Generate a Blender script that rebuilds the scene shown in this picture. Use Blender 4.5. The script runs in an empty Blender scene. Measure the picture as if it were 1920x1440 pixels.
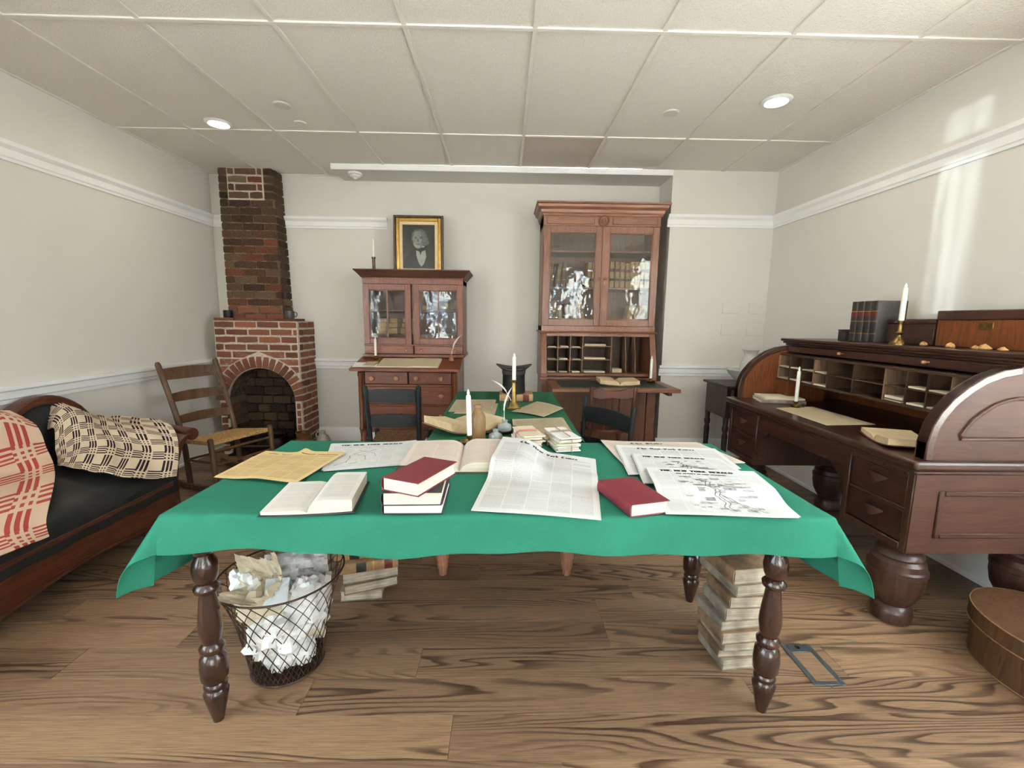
import bpy, math, random
from mathutils import Vector, Matrix
random.seed(7)
PI = math.pi
scene = bpy.context.scene
COL = scene.collection

# ------------------------------------------------------------------ camera
F_PX = 829.8
YAW, PITCH, ROLL = 0.0195, -0.1437, -0.0125
CAM_H = 1.31
def cam_axes():
    cy, sy, cp, sp = math.cos(YAW), math.sin(YAW), math.cos(PITCH), math.sin(PITCH)
    fwd = Vector((sy*cp, cy*cp, sp)); right = Vector((cy, -sy, 0)); down = fwd.cross(right)
    cr, sr = math.cos(ROLL), math.sin(ROLL)
    return right*cr + down*sr, -right*sr + down*cr, fwd
_r, _d, _f = cam_axes()
cd = bpy.data.cameras.new('camera')
cd.sensor_width = 36.0; cd.lens = F_PX/1920*36.0; cd.clip_start = 0.02; cd.clip_end = 200
cam = bpy.data.objects.new('camera', cd); COL.objects.link(cam)
cam.matrix_world = Matrix(((_r.x, -_d.x, -_f.x, 0), (_r.y, -_d.y, -_f.y, 0), (_r.z, -_d.z, -_f.z, CAM_H), (0, 0, 0, 1)))
scene.camera = cam

# ------------------------------------------------------------------ world, light, exposure
scene.view_settings.view_transform = 'Standard'; scene.view_settings.look = 'None'
scene.view_settings.gamma = 1.0; scene.view_settings.use_curve_mapping = False
scene.view_settings.exposure = 0.08
W = bpy.data.worlds.new('overcast_daylight'); scene.world = W; W.use_nodes = True
_bg = W.node_tree.nodes['Background']; _bg.inputs[0].default_value = (0.80, 0.91, 1.0, 1); _bg.inputs[1].default_value = 12.5
# sun behind the building, lighting the street and the house fronts opposite
sd_ = bpy.data.lights.new('sun', 'SUN'); sd_.energy = 400; sd_.angle = math.radians(.6); sd_.color = (1.0, .965, .92)
sun_o = bpy.data.objects.new('sun', sd_); COL.objects.link(sun_o); sun_o.location = (4, 12, 20)
sun_o.rotation_euler = Vector((-.27, -.72, -.64)).to_track_quat('-Z', 'Y').to_euler()
# room measures (metres): floor z 0, camera above the origin
XL, XR, YB, YR, YF, H = -2.84, 2.47, 4.53, 4.19, -3.2, 2.6625
# openings of the street front behind the camera: x0, x1, z0, z1
OPEN = [(-1.98, -1.48, 0.3, 2.5), (0.1, 1.2, 0.25, 2.5), (1.52, 2.12, 0.3, 2.5)]
# unseen side windows added to brighten walls and ceiling: y0, y1, z0, z1
ADDWIN_L = (-1.9, 0.5, 0.5, 2.45); ADDWIN_R = (-0.3, 1.4, 0.7, 2.45)
def portal(loc, rot, w, h):
    ld = bpy.data.lights.new('window_portal', 'AREA'); ld.shape = 'RECTANGLE'; ld.size = w; ld.size_y = h
    ld.cycles.is_portal = True
    lo = bpy.data.objects.new('window_portal', ld); COL.objects.link(lo); lo.location = loc; lo.rotation_euler = rot
for a, b, c, d in OPEN: portal(((a+b)/2, YF-.16, (c+d)/2), (PI/2, 0, 0), b-a, d-c)
for x, q, w_ in ((XL-.13, -PI/2, ADDWIN_L), (XR+.13, PI/2, ADDWIN_R)):
    portal((x, (w_[0]+w_[1])/2, (w_[2]+w_[3])/2), (PI/2, 0, q), w_[1]-w_[0], w_[3]-w_[2])
# spot lamp for sun glinting back from across the street, through an added slit
GLINT_AT = Vector((-14.3, -29.4, 1.9))
sl = bpy.data.lights.new('street_glint', 'SPOT'); sl.energy = 62000; sl.color = (0.86, 0.95, 1.0)
sl.spot_size = math.radians(2.0); sl.spot_blend = 0.1; sl.shadow_soft_size = 0.05
so = bpy.data.objects.new('street_glint', sl); COL.objects.link(so); so.location = GLINT_AT
so.rotation_euler = (Vector((2.47, 2.5, 1.9))-GLINT_AT).to_track_quat('-Z', 'Y').to_euler()

# ------------------------------------------------------------------ mesh helpers
class MB:
    def __init__(s): s.v = []; s.f = []; s.uv = []
    def add(s, vs, fs, uvs=None):
        n = len(s.v); s.v += [tuple(p) for p in vs]; s.f += [tuple(i+n for i in f) for f in fs]
        s.uv += (uvs if uvs else [(p[0], p[1]) for p in vs]); return s
    def box(s, x0, x1, y0, y1, z0, z1):
        return s.add([(x0,y0,z0),(x1,y0,z0),(x1,y1,z0),(x0,y1,z0),(x0,y0,z1),(x1,y0,z1),(x1,y1,z1),(x0,y1,z1)],
                     [(3,2,1,0),(4,5,6,7),(0,1,5,4),(1,2,6,5),(2,3,7,6),(3,0,4,7)])
    def cbox(s, c, d, M=None):
        x,y,z = d[0]/2, d[1]/2, d[2]/2
        vs = [Vector((a*x,b*y,e*z)) for e in (-1,1) for a,b in ((-1,-1),(1,-1),(1,1),(-1,1))]
        if M is not None: vs = [M @ q for q in vs]
        return s.add([q+Vector(c) for q in vs], [(3,2,1,0),(4,5,6,7),(0,1,5,4),(1,2,6,5),(2,3,7,6),(3,0,4,7)])
    def prism(s, poly, axis, a, b):
        n = len(poly)
        def P(p, t): return {'x': (t,p[0],p[1]), 'y': (p[0],t,p[1]), 'z': (p[0],p[1],t)}[axis]
        vs = [P(p,a) for p in poly]+[P(p,b) for p in poly]
        fs = [tuple(range(n))[::-1], tuple(range(n,2*n))]+[(i,(i+1)%n,n+(i+1)%n,n+i) for i in range(n)]
        return s.add(vs, fs)
    def lathe(s, prof, seg=20, c=(0,0,0), sx=1.0, sy=1.0, axis='z'):
        vs = []; fs = []; n = len(prof)
        for r,z in prof:
            for k in range(seg):
                a = 2*PI*k/seg; p = (r*math.cos(a)*sx, r*math.sin(a)*sy, z)
                if axis == 'x': p = (p[2],p[0],p[1])
                if axis == 'y': p = (p[0],p[2],p[1])
                vs.append((p[0]+c[0],p[1]+c[1],p[2]+c[2]))
        for i in range(n-1):
            for k in range(seg):
                fs.append((i*seg+k,i*seg+(k+1)%seg,(i+1)*seg+(k+1)%seg,(i+1)*seg+k))
        if prof[0][0] > 1e-5: fs.append(tuple(range(seg))[::-1])
        if prof[-1][0] > 1e-5: fs.append(tuple((n-1)*seg+k for k in range(seg)))
        return s.add(vs, fs)
    def tube(s, pts, r, seg=8, closed=False):
        pts = [Vector(p) for p in pts]; n = len(pts)
        rs = r if isinstance(r, (list, tuple)) else [r]*n
        vs = []; fs = []; up = Vector((0.123, 0.271, 1)).normalized()
        for i,p in enumerate(pts):
            t = (pts[(i+1)%n]-pts[i-1]) if closed else (pts[min(i+1,n-1)]-pts[max(i-1,0)])
            t.normalize()
            if abs(t.dot(up)) > .95: up = Vector((1,0.2,0)).normalized()
            a = t.cross(up).normalized(); b = t.cross(a); up = -b if b.dot(up) < 0 else b
            for k in range(seg):
                w = 2*PI*k/seg; vs.append(p+(a*math.cos(w)+b*math.sin(w))*rs[i])
        for i in range(n if closed else n-1):
            j = (i+1)%n
            for k in range(seg): fs.append((i*seg+k,i*seg+(k+1)%seg,j*seg+(k+1)%seg,j*seg+k))
        if not closed: fs += [tuple(range(seg))[::-1], tuple((n-1)*seg+k for k in range(seg))]
        return s.add(vs, fs)
    def sheet(s, fn, nu, nv, th=0.0, uvs=(1.0,1.0)):
        vs = []; uv = []; fs = []
        for j in range(nv+1):
            for i in range(nu+1):
                u,v = i/nu, j/nv; vs.append(Vector(fn(u,v))); uv.append((u*uvs[0], v*uvs[1]))
        W_ = nu+1
        top = [(j*W_+i,j*W_+i+1,(j+1)*W_+i+1,(j+1)*W_+i) for j in range(nv) for i in range(nu)]
        if not th: return s.add(vs, top, uv)
        m = len(vs); nr = [Vector((0,0,0)) for _ in vs]
        for q in top:
            nn = (vs[q[1]]-vs[q[0]]).cross(vs[q[3]]-vs[q[0]])
            for k in q: nr[k] = nr[k]+nn
        vs2 = [p-(k.normalized() if k.length > 0 else Vector((0,0,1)))*th for p,k in zip(vs,nr)]
        fs = top+[tuple(k+m for k in q[::-1]) for q in top]
        rim = [i for i in range(nu+1)]+[j*W_+nu for j in range(1,nv+1)]+[nv*W_+i for i in range(nu-1,-1,-1)]+[j*W_ for j in range(nv-1,0,-1)]
        for a,b in zip(rim, rim[1:]+rim[:1]): fs.append((b,a,a+m,b+m))
        return s.add(vs+vs2, fs, uv+uv)
    def mesh(s, name, mat, smooth=35):
        me = bpy.data.meshes.new(name); me.from_pydata([tuple(p) for p in s.v], [], s.f)
        ul = me.uv_layers.new(name='UVMap')
        vi = [0]*len(me.loops); me.loops.foreach_get('vertex_index', vi)
        flat = [c for k in vi for c in s.uv[k]]; ul.data.foreach_set('uv', flat)
        me.validate(); me.update()
        if mat: me.materials.append(mat)
        if smooth:
            me.shade_smooth(); me.set_sharp_from_angle(angle=math.radians(smooth))
        return me
def link(name, me, parent=None, loc=(0,0,0), rot=(0,0,0), bevel=0.0, seg=1):
    o = bpy.data.objects.new(name, me); COL.objects.link(o)
    if parent is not None: o.parent = parent
    o.location = loc; o.rotation_euler = rot
    if bevel:
        b = o.modifiers.new('Bevel','BEVEL'); b.width = bevel; b.segments = seg; b.limit_method = 'ANGLE'; b.angle_limit = math.radians(40)
        b.use_clamp_overlap = True
    return o
def part(name, mb, mat, parent=None, loc=(0,0,0), rot=(0,0,0), bevel=0.0, smooth=35, label=None, seg=1):
    o = link(name, mb.mesh(name, mat, smooth), parent, loc, rot, bevel, seg)
    if label: o['label'] = label
    return o
def tag(o, label, cat, group=None):
    o['label'] = label; o['category'] = cat
    if group: o['group'] = group
    return o
def thing(name, label, cat, loc=(0,0,0), rz=0.0, group=None, rot=None):
    o = bpy.data.objects.new(name, None); COL.objects.link(o); o.empty_display_size = .05
    o.location = loc; o.rotation_euler = rot if rot else (0,0,rz)
    return tag(o, label, cat, group)
def struct(name, mb, mat, parent=None, bevel=0.0, smooth=35, **k):
    o = part(name, mb, mat, parent, bevel=bevel, smooth=smooth, **k)
    if parent is None: o['kind'] = 'structure'
    return o
def bx(*a): return MB().box(*a)
ORD = ['first','second','third','fourth','fifth','sixth','seventh','eighth','ninth','tenth','eleventh','twelfth']

# ------------------------------------------------------------------ material helpers
def lin(c):
    if isinstance(c, str):
        c = [int(c[i:i+2],16)/255 for i in (0,2,4)]
        c = [x/12.92 if x <= .04045 else ((x+.055)/1.055)**2.4 for x in c]
    return (c[0],c[1],c[2],1)
class NT:
    def __init__(s, name):
        s.m = bpy.data.materials.new(name); s.m.use_nodes = True; s.t = s.m.node_tree; s.b = s.t.nodes['Principled BSDF']
    def n(s, typ, ins=None, **kw):
        nd = s.t.nodes.new(typ)
        for k,v in kw.items(): setattr(nd,k,v)
        for k,v in (ins or {}).items(): s.set(nd,k,v)
        return nd
    def set(s, nd, k, v):
        i = nd.inputs[k]
        if isinstance(v, bpy.types.NodeSocket): s.t.links.new(v, i)
        else: i.default_value = v
    def math(s, op, a, b=0.0, c=None):
        nd = s.n('ShaderNodeMath', operation=op); s.set(nd,0,a); s.set(nd,1,b)
        if c is not None: s.set(nd,2,c)
        return nd.outputs[0]
    def mix(s, f, a, b, blend='MIX'):
        nd = s.n('ShaderNodeMix', data_type='RGBA', blend_type=blend); s.set(nd,0,f); s.set(nd,6,a); s.set(nd,7,b); return nd.outputs[2]
    def ramp(s, f, stops):
        nd = s.n('ShaderNodeValToRGB'); e = nd.color_ramp.elements
        while len(e) < len(stops): e.new(.5)
        for k,(p,c) in zip(e,stops): k.position = p; k.color = c if len(c) == 4 else (*c,1)
        s.set(nd,0,f); return nd.outputs[0]
    def noise(s, vec, scale=5, detail=3, rough=.5, dist=0):
        nd = s.n('ShaderNodeTexNoise', {'Scale':scale,'Detail':detail,'Roughness':rough,'Distortion':dist}); s.set(nd,'Vector',vec); return nd.outputs['Fac']
    def coord(s, which='Object'): return s.n('ShaderNodeTexCoord').outputs[which]
    def rand(s): return s.n('ShaderNodeObjectInfo').outputs['Random']
    def scaled(s, vec, sc, off=None):
        nd = s.n('ShaderNodeMapping'); s.set(nd,'Vector',vec); nd.inputs['Scale'].default_value = sc
        if off is not None: s.set(nd,'Location',off)
        return nd.outputs[0]
    def bump(s, h, strength=.3, dist=.002):
        nd = s.n('ShaderNodeBump', {'Strength':strength,'Distance':dist}); s.set(nd,'Height',h); s.set(s.b,'Normal',nd.outputs[0])
    def out(s, color=None, rough=None, metal=None, spec=None, coat=None):
        if color is not None: s.set(s.b,'Base Color',color)
        if rough is not None: s.set(s.b,'Roughness',rough)
        if metal is not None: s.set(s.b,'Metallic',metal)
        if spec is not None: s.set(s.b,'Specular IOR Level',spec)
        if coat is not None: s.set(s.b,'Coat Weight',coat); s.set(s.b,'Coat Roughness',.15)
        return s.m
def plain(name, c, rough=.6, metal=0., spec=.5, var=.12, scale=30, bump=0., bscale=200, tint=0.):
    t = NT(name); c = lin(c); co = t.coord()
    n = t.noise(co, scale, 4, .6)
    dark = tuple(x*(1-var*1.6) for x in c[:3])+(1,); lite = tuple(min(1,x*(1+var)) for x in c[:3])+(1,)
    col = t.ramp(n, [(.3,dark),(.7,lite)])
    if tint: col = t.mix(1.0, col, t.ramp(t.rand(), [(0,(1-tint,)*3),(1,(1,1,1))]), 'MULTIPLY')
    if bump: t.bump(t.noise(co, bscale, 3), bump, .001)
    return t.out(col, rough, metal, spec)
def wood(name, c1, c2, axis='z', rough=.4, scale=1., coat=.15, contrast=1., spec=.4):
    t = NT(name); co = t.coord(); r = t.rand()
    sc = {'x':(1.5,14,14),'y':(14,1.5,14),'z':(14,14,1.5)}[axis]
    cmb = t.n('ShaderNodeCombineXYZ'); [t.set(cmb,k,t.math('MULTIPLY',r,v)) for k,v in ((0,37.),(1,53.),(2,71.))]
    v = t.scaled(co, tuple(k*scale for k in sc), cmb.outputs[0])
    big = t.noise(v, .8, 3, .5, .6); fine = t.noise(v, 6, 4, .65)
    ring = t.math('FRACT', t.math('MULTIPLY', big, 7.))
    f = t.math('ADD', t.math('MULTIPLY', ring, .45*contrast), t.math('MULTIPLY', fine, .7))
    mid = [ (a+b)/2 for a,b in zip(lin(c1),lin(c2)) ]
    col = t.ramp(f, [(.15,lin(c1)),(.5,mid),(.85,lin(c2))])
    col = t.mix(.35, col, t.mix(1., col, t.ramp(r, [(0,(.6,.6,.6)),(1,(1.3,1.3,1.3))]), 'MULTIPLY'))
    t.bump(fine, .12, .001)
    return t.out(col, rough, 0, spec, coat)

# ------------------------------------------------------------------ materials
m_wall = plain('wall_paint', (.725,.69,.63), .75, var=.015, scale=3, bump=.06, bscale=260, spec=.25)
m_trim = plain('trim_paint', (.92,.91,.885), .42, var=.01, scale=3)
m_soff = plain('soffit_paint', (.72,.715,.68), .7, var=.01, scale=3, spec=.25)
def ceiling_mat(name, c):
    t = NT(name); co = t.coord(); r = t.rand()
    n = t.noise(t.scaled(co,(1,1,1)), 130, 3, .6); p = t.noise(co, 45, 2, .5)
    h = t.math('ADD', n, t.math('MULTIPLY', p, .6))
    col = t.mix(1., lin(c), t.ramp(n, [(.3,(.86,.86,.86)),(.5,(1,1,1))]), 'MULTIPLY')
    t.bump(h, .9, .004); return t.out(col, .92, 0, .1)
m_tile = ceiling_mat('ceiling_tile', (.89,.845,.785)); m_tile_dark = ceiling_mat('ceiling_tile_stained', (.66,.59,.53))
m_tee = plain('grid_tee_paint', (.86,.82,.76), .5, var=.02)
def floor_mat():
    t = NT('oak_plank'); co = t.coord(); r = t.rand()
    cmb = t.n('ShaderNodeCombineXYZ'); [t.set(cmb,k,t.math('MULTIPLY',r,v)) for k,v in ((0,91.),(1,57.),(2,33.))]
    v = t.scaled(co, (.55,6.0,1), cmb.outputs[0])
    big = t.noise(v, 1.0, 1.6, .4, .25)
    vw = t.noise(t.scaled(co,(3.5,26.,1),cmb.outputs[0]), 1.5, 3, .5)
    bigw = t.math('ADD', big, t.math('MULTIPLY', vw, .022))
    fr = t.math('FRACT', t.math('MULTIPLY', bigw, 24.))
    line = t.ramp(fr, [(0,(.0,.0,.0)),(.16,(.15,.15,.15)),(.40,(.95,.95,.95)),(.9,(1,1,1)),(1.0,(.0,.0,.0))])
    pores = t.noise(t.scaled(co,(10.,300.,1),cmb.outputs[0]), 1., 3, .6)
    amt = t.ramp(t.noise(t.scaled(v,(1,1.6,1)), .7, 1), [(.38,(.12,.12,.12)),(.56,(1,1,1))])
    base = t.ramp(r, [(0,lin('7e654e')),(.5,lin('8e735a')),(1,lin('9c7f62'))])
    dark = t.mix(1., base, (.20,.165,.15,1), 'MULTIPLY')
    lf = t.math('MULTIPLY', t.math('SUBTRACT', 1., line), amt)
    col = t.mix(t.math('MULTIPLY', lf, .95), base, dark)
    col = t.mix(.6, col, t.mix(1., col, t.ramp(pores, [(.35,(.5,.47,.45)),(.6,(1.15,1.13,1.1))]), 'MULTIPLY'))
    t.bump(t.math('ADD', pores, line), .12, .0008)
    return t.out(col, t.math('ADD', .38, t.math('MULTIPLY', pores, .2)), 0, .35)
m_floor = floor_mat(); m_sub = plain('subfloor', (.05,.035,.025), .9)
def brick_mat(name, stops, mottle=.5, soot=0.):
    t = NT(name); co = t.coord(); r = t.rand()
    cmb = t.n('ShaderNodeCombineXYZ'); [t.set(cmb,k,t.math('MULTIPLY',r,v)) for k,v in ((0,11.),(1,17.),(2,23.))]
    v = t.scaled(co,(1,1,1),cmb.outputs[0])
    base = t.ramp(r, [(p,lin(c)) for p,c in stops])
    n1 = t.noise(v, 22, 4, .65); n2 = t.noise(v, 70, 4, .7); n3 = t.noise(v, 35, 2, .5)
    col = t.mix(mottle, base, t.mix(1., base, t.ramp(n1, [(.3,(.35,.3,.28)),(.65,(1.35,1.25,1.15))]), 'MULTIPLY'))
    col = t.mix(t.ramp(n3, [(.6,(0,0,0)),(.75,(.7,.7,.7))]), col, lin('b8a694'))
    if soot: col = t.mix(soot, col, t.mix(1., col, t.ramp(t.noise(v,9,3), [(.3,(.12,.1,.09)),(.7,(.8,.75,.7))]), 'MULTIPLY'))
    t.bump(t.math('ADD', n1, n2), .9, .009)
    return t.out(col, .92, 0, .15)
m_brick = brick_mat('red_brick', [(0,'7a4e40'),(.25,'8d5a48'),(.5,'9c6450'),(.7,'86604f'),(.85,'a86a4e'),(1,'6b4d44')])
m_brick_old = brick_mat('old_brick', [(0,'4f3a30'),(.2,'6b4b3b'),(.4,'857059'),(.55,'6a5546'),(.7,'8e543f'),(.85,'5c463b'),(1,'8c7d66')], .85, .45)
m_brick_soot = brick_mat('sooty_brick', [(0,'3f2f28'),(.3,'5a4436'),(.6,'6a5646'),(1,'4a3d33')], .9, .6)
m_mortar = plain('lime_mortar', 'c9bba8', .95, var=.2, scale=40, bump=.8, bscale=160, spec=.1)
m_mortar_old = plain('old_mortar', '6f5f4d', .95, var=.45, scale=18, bump=.9, bscale=90, spec=.1)
m_soot = plain('firebox_soot', '2b221c', .95, var=.5, scale=12, bump=.9, bscale=50, spec=.1)
m_stone = brick_mat('firebox_stone', [(0,'3c3128'),(.4,'5a4a3c'),(.7,'75634f'),(1,'473a31')], .9, .5)
# furniture woods
m_wal = wood('walnut', '46230f', '743f26', 'x', .38); m_walv = wood('walnut_upright', '46230f', '703c24', 'z', .38)
m_oak = wood('oak_brown', '54331f', '85573e', 'x', .45, contrast=.7); m_oakv = wood('oak_brown_upright', '54331f', '7f523a', 'z', .45, contrast=.7)
m_mah = wood('mahogany_dark', '20120c', '3f251b', 'y', .36, coat=.25); m_mahv = wood('mahogany_upright', '221410', '41291f', 'z', .36, coat=.25)
m_mahx = wood('mahogany_end', '2f1c15', '4a2e23', 'x', .55, contrast=.6, coat=0., spec=.25); m_mahi = wood('mahogany_inner', '4a2410', '74401e', 'z', .4)
m_leg = wood('turned_walnut', '1c100b', '3a2219', 'z', .25, coat=.5); m_legl = wood('maple_leg', '7a5038', 'a8795c', 'z', .4)
m_blackw = plain('black_chair_paint', (.011,.013,.015), .6, spec=.3, var=.3, scale=20, bump=.1)
m_brchair = wood('brown_chair', '2c140c', '57291a', 'z', .4); m_rock = wood('rocker_wood', '33200f', '5c4028', 'z', .5)
m_rush = plain('rush_seat', 'b08a55', .85, var=.35, scale=60, bump=.8, bscale=140)
m_rushd = plain('worn_rush', '6b4a30', .85, var=.45, scale=60, bump=.8, bscale=140)
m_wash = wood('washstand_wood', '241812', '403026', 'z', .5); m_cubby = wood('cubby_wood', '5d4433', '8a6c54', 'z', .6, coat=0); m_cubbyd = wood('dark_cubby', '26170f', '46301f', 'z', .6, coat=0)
m_knob = wood('knob_wood', '7a4a30', 'a87658', 'z', .3); m_sofaw = wood('sofa_frame', '2a130c', '562c1d', 'y', .36)
m_hat = plain('hat_silk', (.006,.0055,.0055), .6, var=.2, spec=.2); m_hatbrim = plain('hat_brim_felt', (.035,.03,.027), .7)
def leather():
    t = NT('black_leather'); co = t.coord(); n = t.noise(co, 8, 3); t.bump(t.noise(co, 160, 3), .25, .001)
    return t.out(t.ramp(n, [(.3,(.009,.010,.010)),(.7,(.016,.017,.017))]), .5, 0, .3)
m_lea = leather()
def felt(name, c):
    t = NT(name); co = t.coord(); n = t.noise(co, 900, 2, .7); n2 = t.noise(co, 7, 3)
    c = lin(c)
    col = t.mix(1., c, t.ramp(n, [(.3,(.8,.8,.8)),(.7,(1.15,1.15,1.15))]), 'MULTIPLY')
    col = t.mix(1., col, t.ramp(n2, [(.3,(.93,.93,.93)),(.7,(1.04,1.04,1.04))]), 'MULTIPLY')
    t.bump(n, .25, .0006); 
    return t.out(col, .95, 0, .1)
m_felt = felt('green_felt', '2b715d'); m_felt2 = felt('green_felt_shaded', '2b5f45'); m_blot = plain('green_blotter', (.012,.025,.018), .6)  # second felt is darker, dimmer light at the back put into its colour
m_page = plain('book_pages', 'e6dcc6', .85, var=.1, scale=25, bump=.3, bscale=300); m_pagew = plain('white_pages', 'efeae0', .85, var=.04, bump=.3, bscale=300); m_paget = plain('tan_pages', 'cdb48c', .85, var=.12)
def page_edge():
    t = NT('page_edges'); co = t.coord(); n = t.noise(t.scaled(co,(6,6,700)), 1, 2)
    return t.out(t.ramp(n, [(.3,lin('c9bca4')),(.7,lin('eee6d6'))]), .9)
m_edge = page_edge()
def page_edge2():
    t = NT('old_page_edges'); co = t.coord(); r = t.rand(); n = t.noise(t.scaled(co,(6,6,600)), 1, 2)
    return t.out(t.mix(1., t.ramp(n, [(.3,lin('9a8c78')),(.7,lin('cabda8'))]), t.ramp(t.noise(co,12,3), [(.35,(.62,.62,.62)),(.6,(1.05,1.05,1.05))]), 'MULTIPLY'), .9)
m_edge2 = page_edge2()
m_mar = plain('maroon_cloth', '6a1e2b', .6, var=.1, scale=60, bump=.2, bscale=500); m_blk = plain('black_cloth', (.025,.024,.028), .55, bump=.15, bscale=400)
m_tan = plain('tan_calf', 'b08a5e', .6, var=.25, scale=18, tint=.3); m_oldlea = plain('worn_leather', '8d7154', .7, var=.4, scale=14, tint=.3); m_grey = plain('grey_boards', '9a8d7d', .8, var=.35, scale=14, tint=.25)
m_brl = plain('brown_leather', '6b4a33', .6, var=.3, scale=16, tint=.3); m_dkb = plain('dark_book_leather', (.03,.024,.02), .5, var=.3)
m_redl = plain('red_spine_label', '5e1d18', .5, var=.2); m_blkl = plain('black_spine_label', (.02,.016,.015), .5); m_gold = plain('gilt_line', 'b89a5a', .35, metal=.8)
m_paperc = plain('cream_paper', 'd8ccb2', .9, var=.06, scale=8); m_paperw = plain('white_paper', 'ecebe8', .9, var=.03, scale=8); m_papero = plain('aged_paper', 'b9a98c', .9, var=.1, scale=10); m_paperb = plain('blue_note', 'dfe7ea', .9, var=.02)
m_ink = plain('printing_ink', (.03,.03,.032), .8, var=.1); m_inkg = plain('engraving_ink', (.22,.22,.225), .85); m_inkt = plain('faded_ink', (.16,.11,.06), .85)
m_tape = plain('red_tape', 'c0706a', .7, var=.1); m_string = plain('string', 'a2836c', .9)
m_wax = plain('candle_wax', 'f1ece0', .45, var=.02); m_flame = plain('candle_tip', 'f4f0e6', .4, var=.02)
m_brass = plain('aged_brass', '8a7345', .36, metal=1., var=.25, scale=40); m_pewter = plain('dark_bronze', '4a3a2c', .35, metal=.9, var=.3); m_iron = plain('black_iron', (.02,.018,.017), .5, metal=.6); m_wire = plain('rusty_wire', '4a382c', .6, metal=.6, var=.3); m_steel = plain('floor_plate_metal', '6b7276', .45, metal=.8, var=.1)
m_copper = plain('copper_ink', '8a5a44', .5, metal=.4); m_stonew = plain('stoneware', '7c5e38', .35, var=.15, scale=12); m_stoneg = plain('grey_stoneware', '9d978a', .4, var=.12); m_crockb = plain('brown_crock', '5d3a1c', .3, var=.3)
m_china = plain('white_ironstone', 'cfcdc6', .2, var=.02); m_inkglass = plain('milky_glass', 'a3aaa6', .15, var=.06, scale=40); m_feather = plain('feather', 'e9e4dc', .8, var=.06)
m_gilt = plain('gilt_frame', 'c19a4e', .32, metal=.75, var=.15, scale=25); m_giltd = plain('frame_outer', '3b2716', .4, var=.3); m_mount = plain('frame_mount', 'd6bd93', .6, var=.05)
m_plate = plain('blank_plate', (.72,.69,.63), .5, var=.01); m_plastic = plain('white_plastic', (.72,.70,.66), .5, var=.01)
def glass(name, tint=(.93,.95,.94), refl=.12, wav=0., streak=0.):
    t = NT(name); t.t.nodes.remove(t.b); o = t.t.nodes['Material Output']
    tr = t.n('ShaderNodeBsdfTransparent', {'Color':(*tint,1)}); gl = t.n('ShaderNodeBsdfGlossy', {'Color':(1,1,1,1),'Roughness':.015})
    if wav:
        b = t.n('ShaderNodeBump', {'Strength':wav,'Distance':.01}); t.set(b,'Height',t.noise(t.scaled(t.coord(),(1,1,1)), 9, 2)); t.set(gl,'Normal',b.outputs[0])
    if streak:
        t.set(tr,'Color',t.ramp(t.noise(t.scaled(t.coord(),(38,38,1.2)),1,2,.5,.4), [(.35,(.35,.38,.38)),(.62,(.95,1,1))]))
    lw = t.n('ShaderNodeLayerWeight', {'Blend':.5})
    f = t.math('MULTIPLY', t.math('ADD', .03, t.math('MULTIPLY', t.math('POWER', lw.outputs['Facing'], 5.), .6)), .8+refl*4)
    mx = t.n('ShaderNodeMixShader'); t.set(mx,0,f); t.set(mx,1,tr.outputs[0]); t.set(mx,2,gl.outputs[0]); t.set(o,'Surface',mx.outputs[0]); return t.m
m_glass = glass('window_glass'); m_oldglass = glass('wavy_old_glass', wav=.35, refl=.12); m_picglass = glass('picture_glass', refl=.05); m_slitglass = glass('streaky_glass', streak=1.)
def emit(name, c, s):
    t = NT(name); t.set(t.b,'Base Color',(.8,.8,.8,1)); t.set(t.b,'Emission Color',(*c,1)); t.set(t.b,'Emission Strength',s); return t.m
m_lamp = emit('lamp_diffuser', (1,.88,.72), 110.)
def coverlet(name, cream, dark, cell, red=False):
    t = NT(name); uv = t.coord('UV'); sp = t.n('ShaderNodeSeparateXYZ'); t.set(sp,0,uv)
    u = t.math('DIVIDE', sp.outputs[0], cell); v = t.math('DIVIDE', sp.outputs[1], cell)
    fu = t.math('FRACT',u); fv = t.math('FRACT',v)
    A = t.math('GREATER_THAN', fu, .5); B = t.math('GREATER_THAN', fv, .5)
    def bars(x, n, duty): return t.math('LESS_THAN', t.math('FRACT', t.math('MULTIPLY', x, n)), duty)
    a3 = bars(fu, 6., .62); b4 = bars(fv, 8., .5)
    du = bars(fu, 6., .5); dv = bars(fv, 6., .5)
    onlyA = t.math('MULTIPLY', A, t.math('SUBTRACT',1.,B)); onlyB = t.math('MULTIPLY', B, t.math('SUBTRACT',1.,A)); AB = t.math('MULTIPLY',A,B)
    chk = t.math('MULTIPLY', du, dv)
    d = t.math('ADD', t.math('ADD', t.math('MULTIPLY',onlyA,a3), t.math('MULTIPLY',onlyB,b4)), t.math('MULTIPLY',AB,chk))
    weave = t.noise(t.scaled(uv,(500,500,1)),1,2)
    col = t.mix(d, lin(cream), lin(dark)); col = t.mix(.5, col, t.mix(1., col, t.ramp(weave,[(.3,(.6,.6,.6)),(.7,(1.2,1.2,1.2))]),'MULTIPLY'))
    t.bump(t.math('ADD',t.math('MULTIPLY',d,.6),weave), .5, .0015)
    return t.out(col, .95, 0, .1)
m_cov1 = coverlet('brown_coverlet', 'd9c6ac', '33202a', .13); m_cov2 = coverlet('red_coverlet', 'dcc0a8', 'a4443f', .22)
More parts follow.
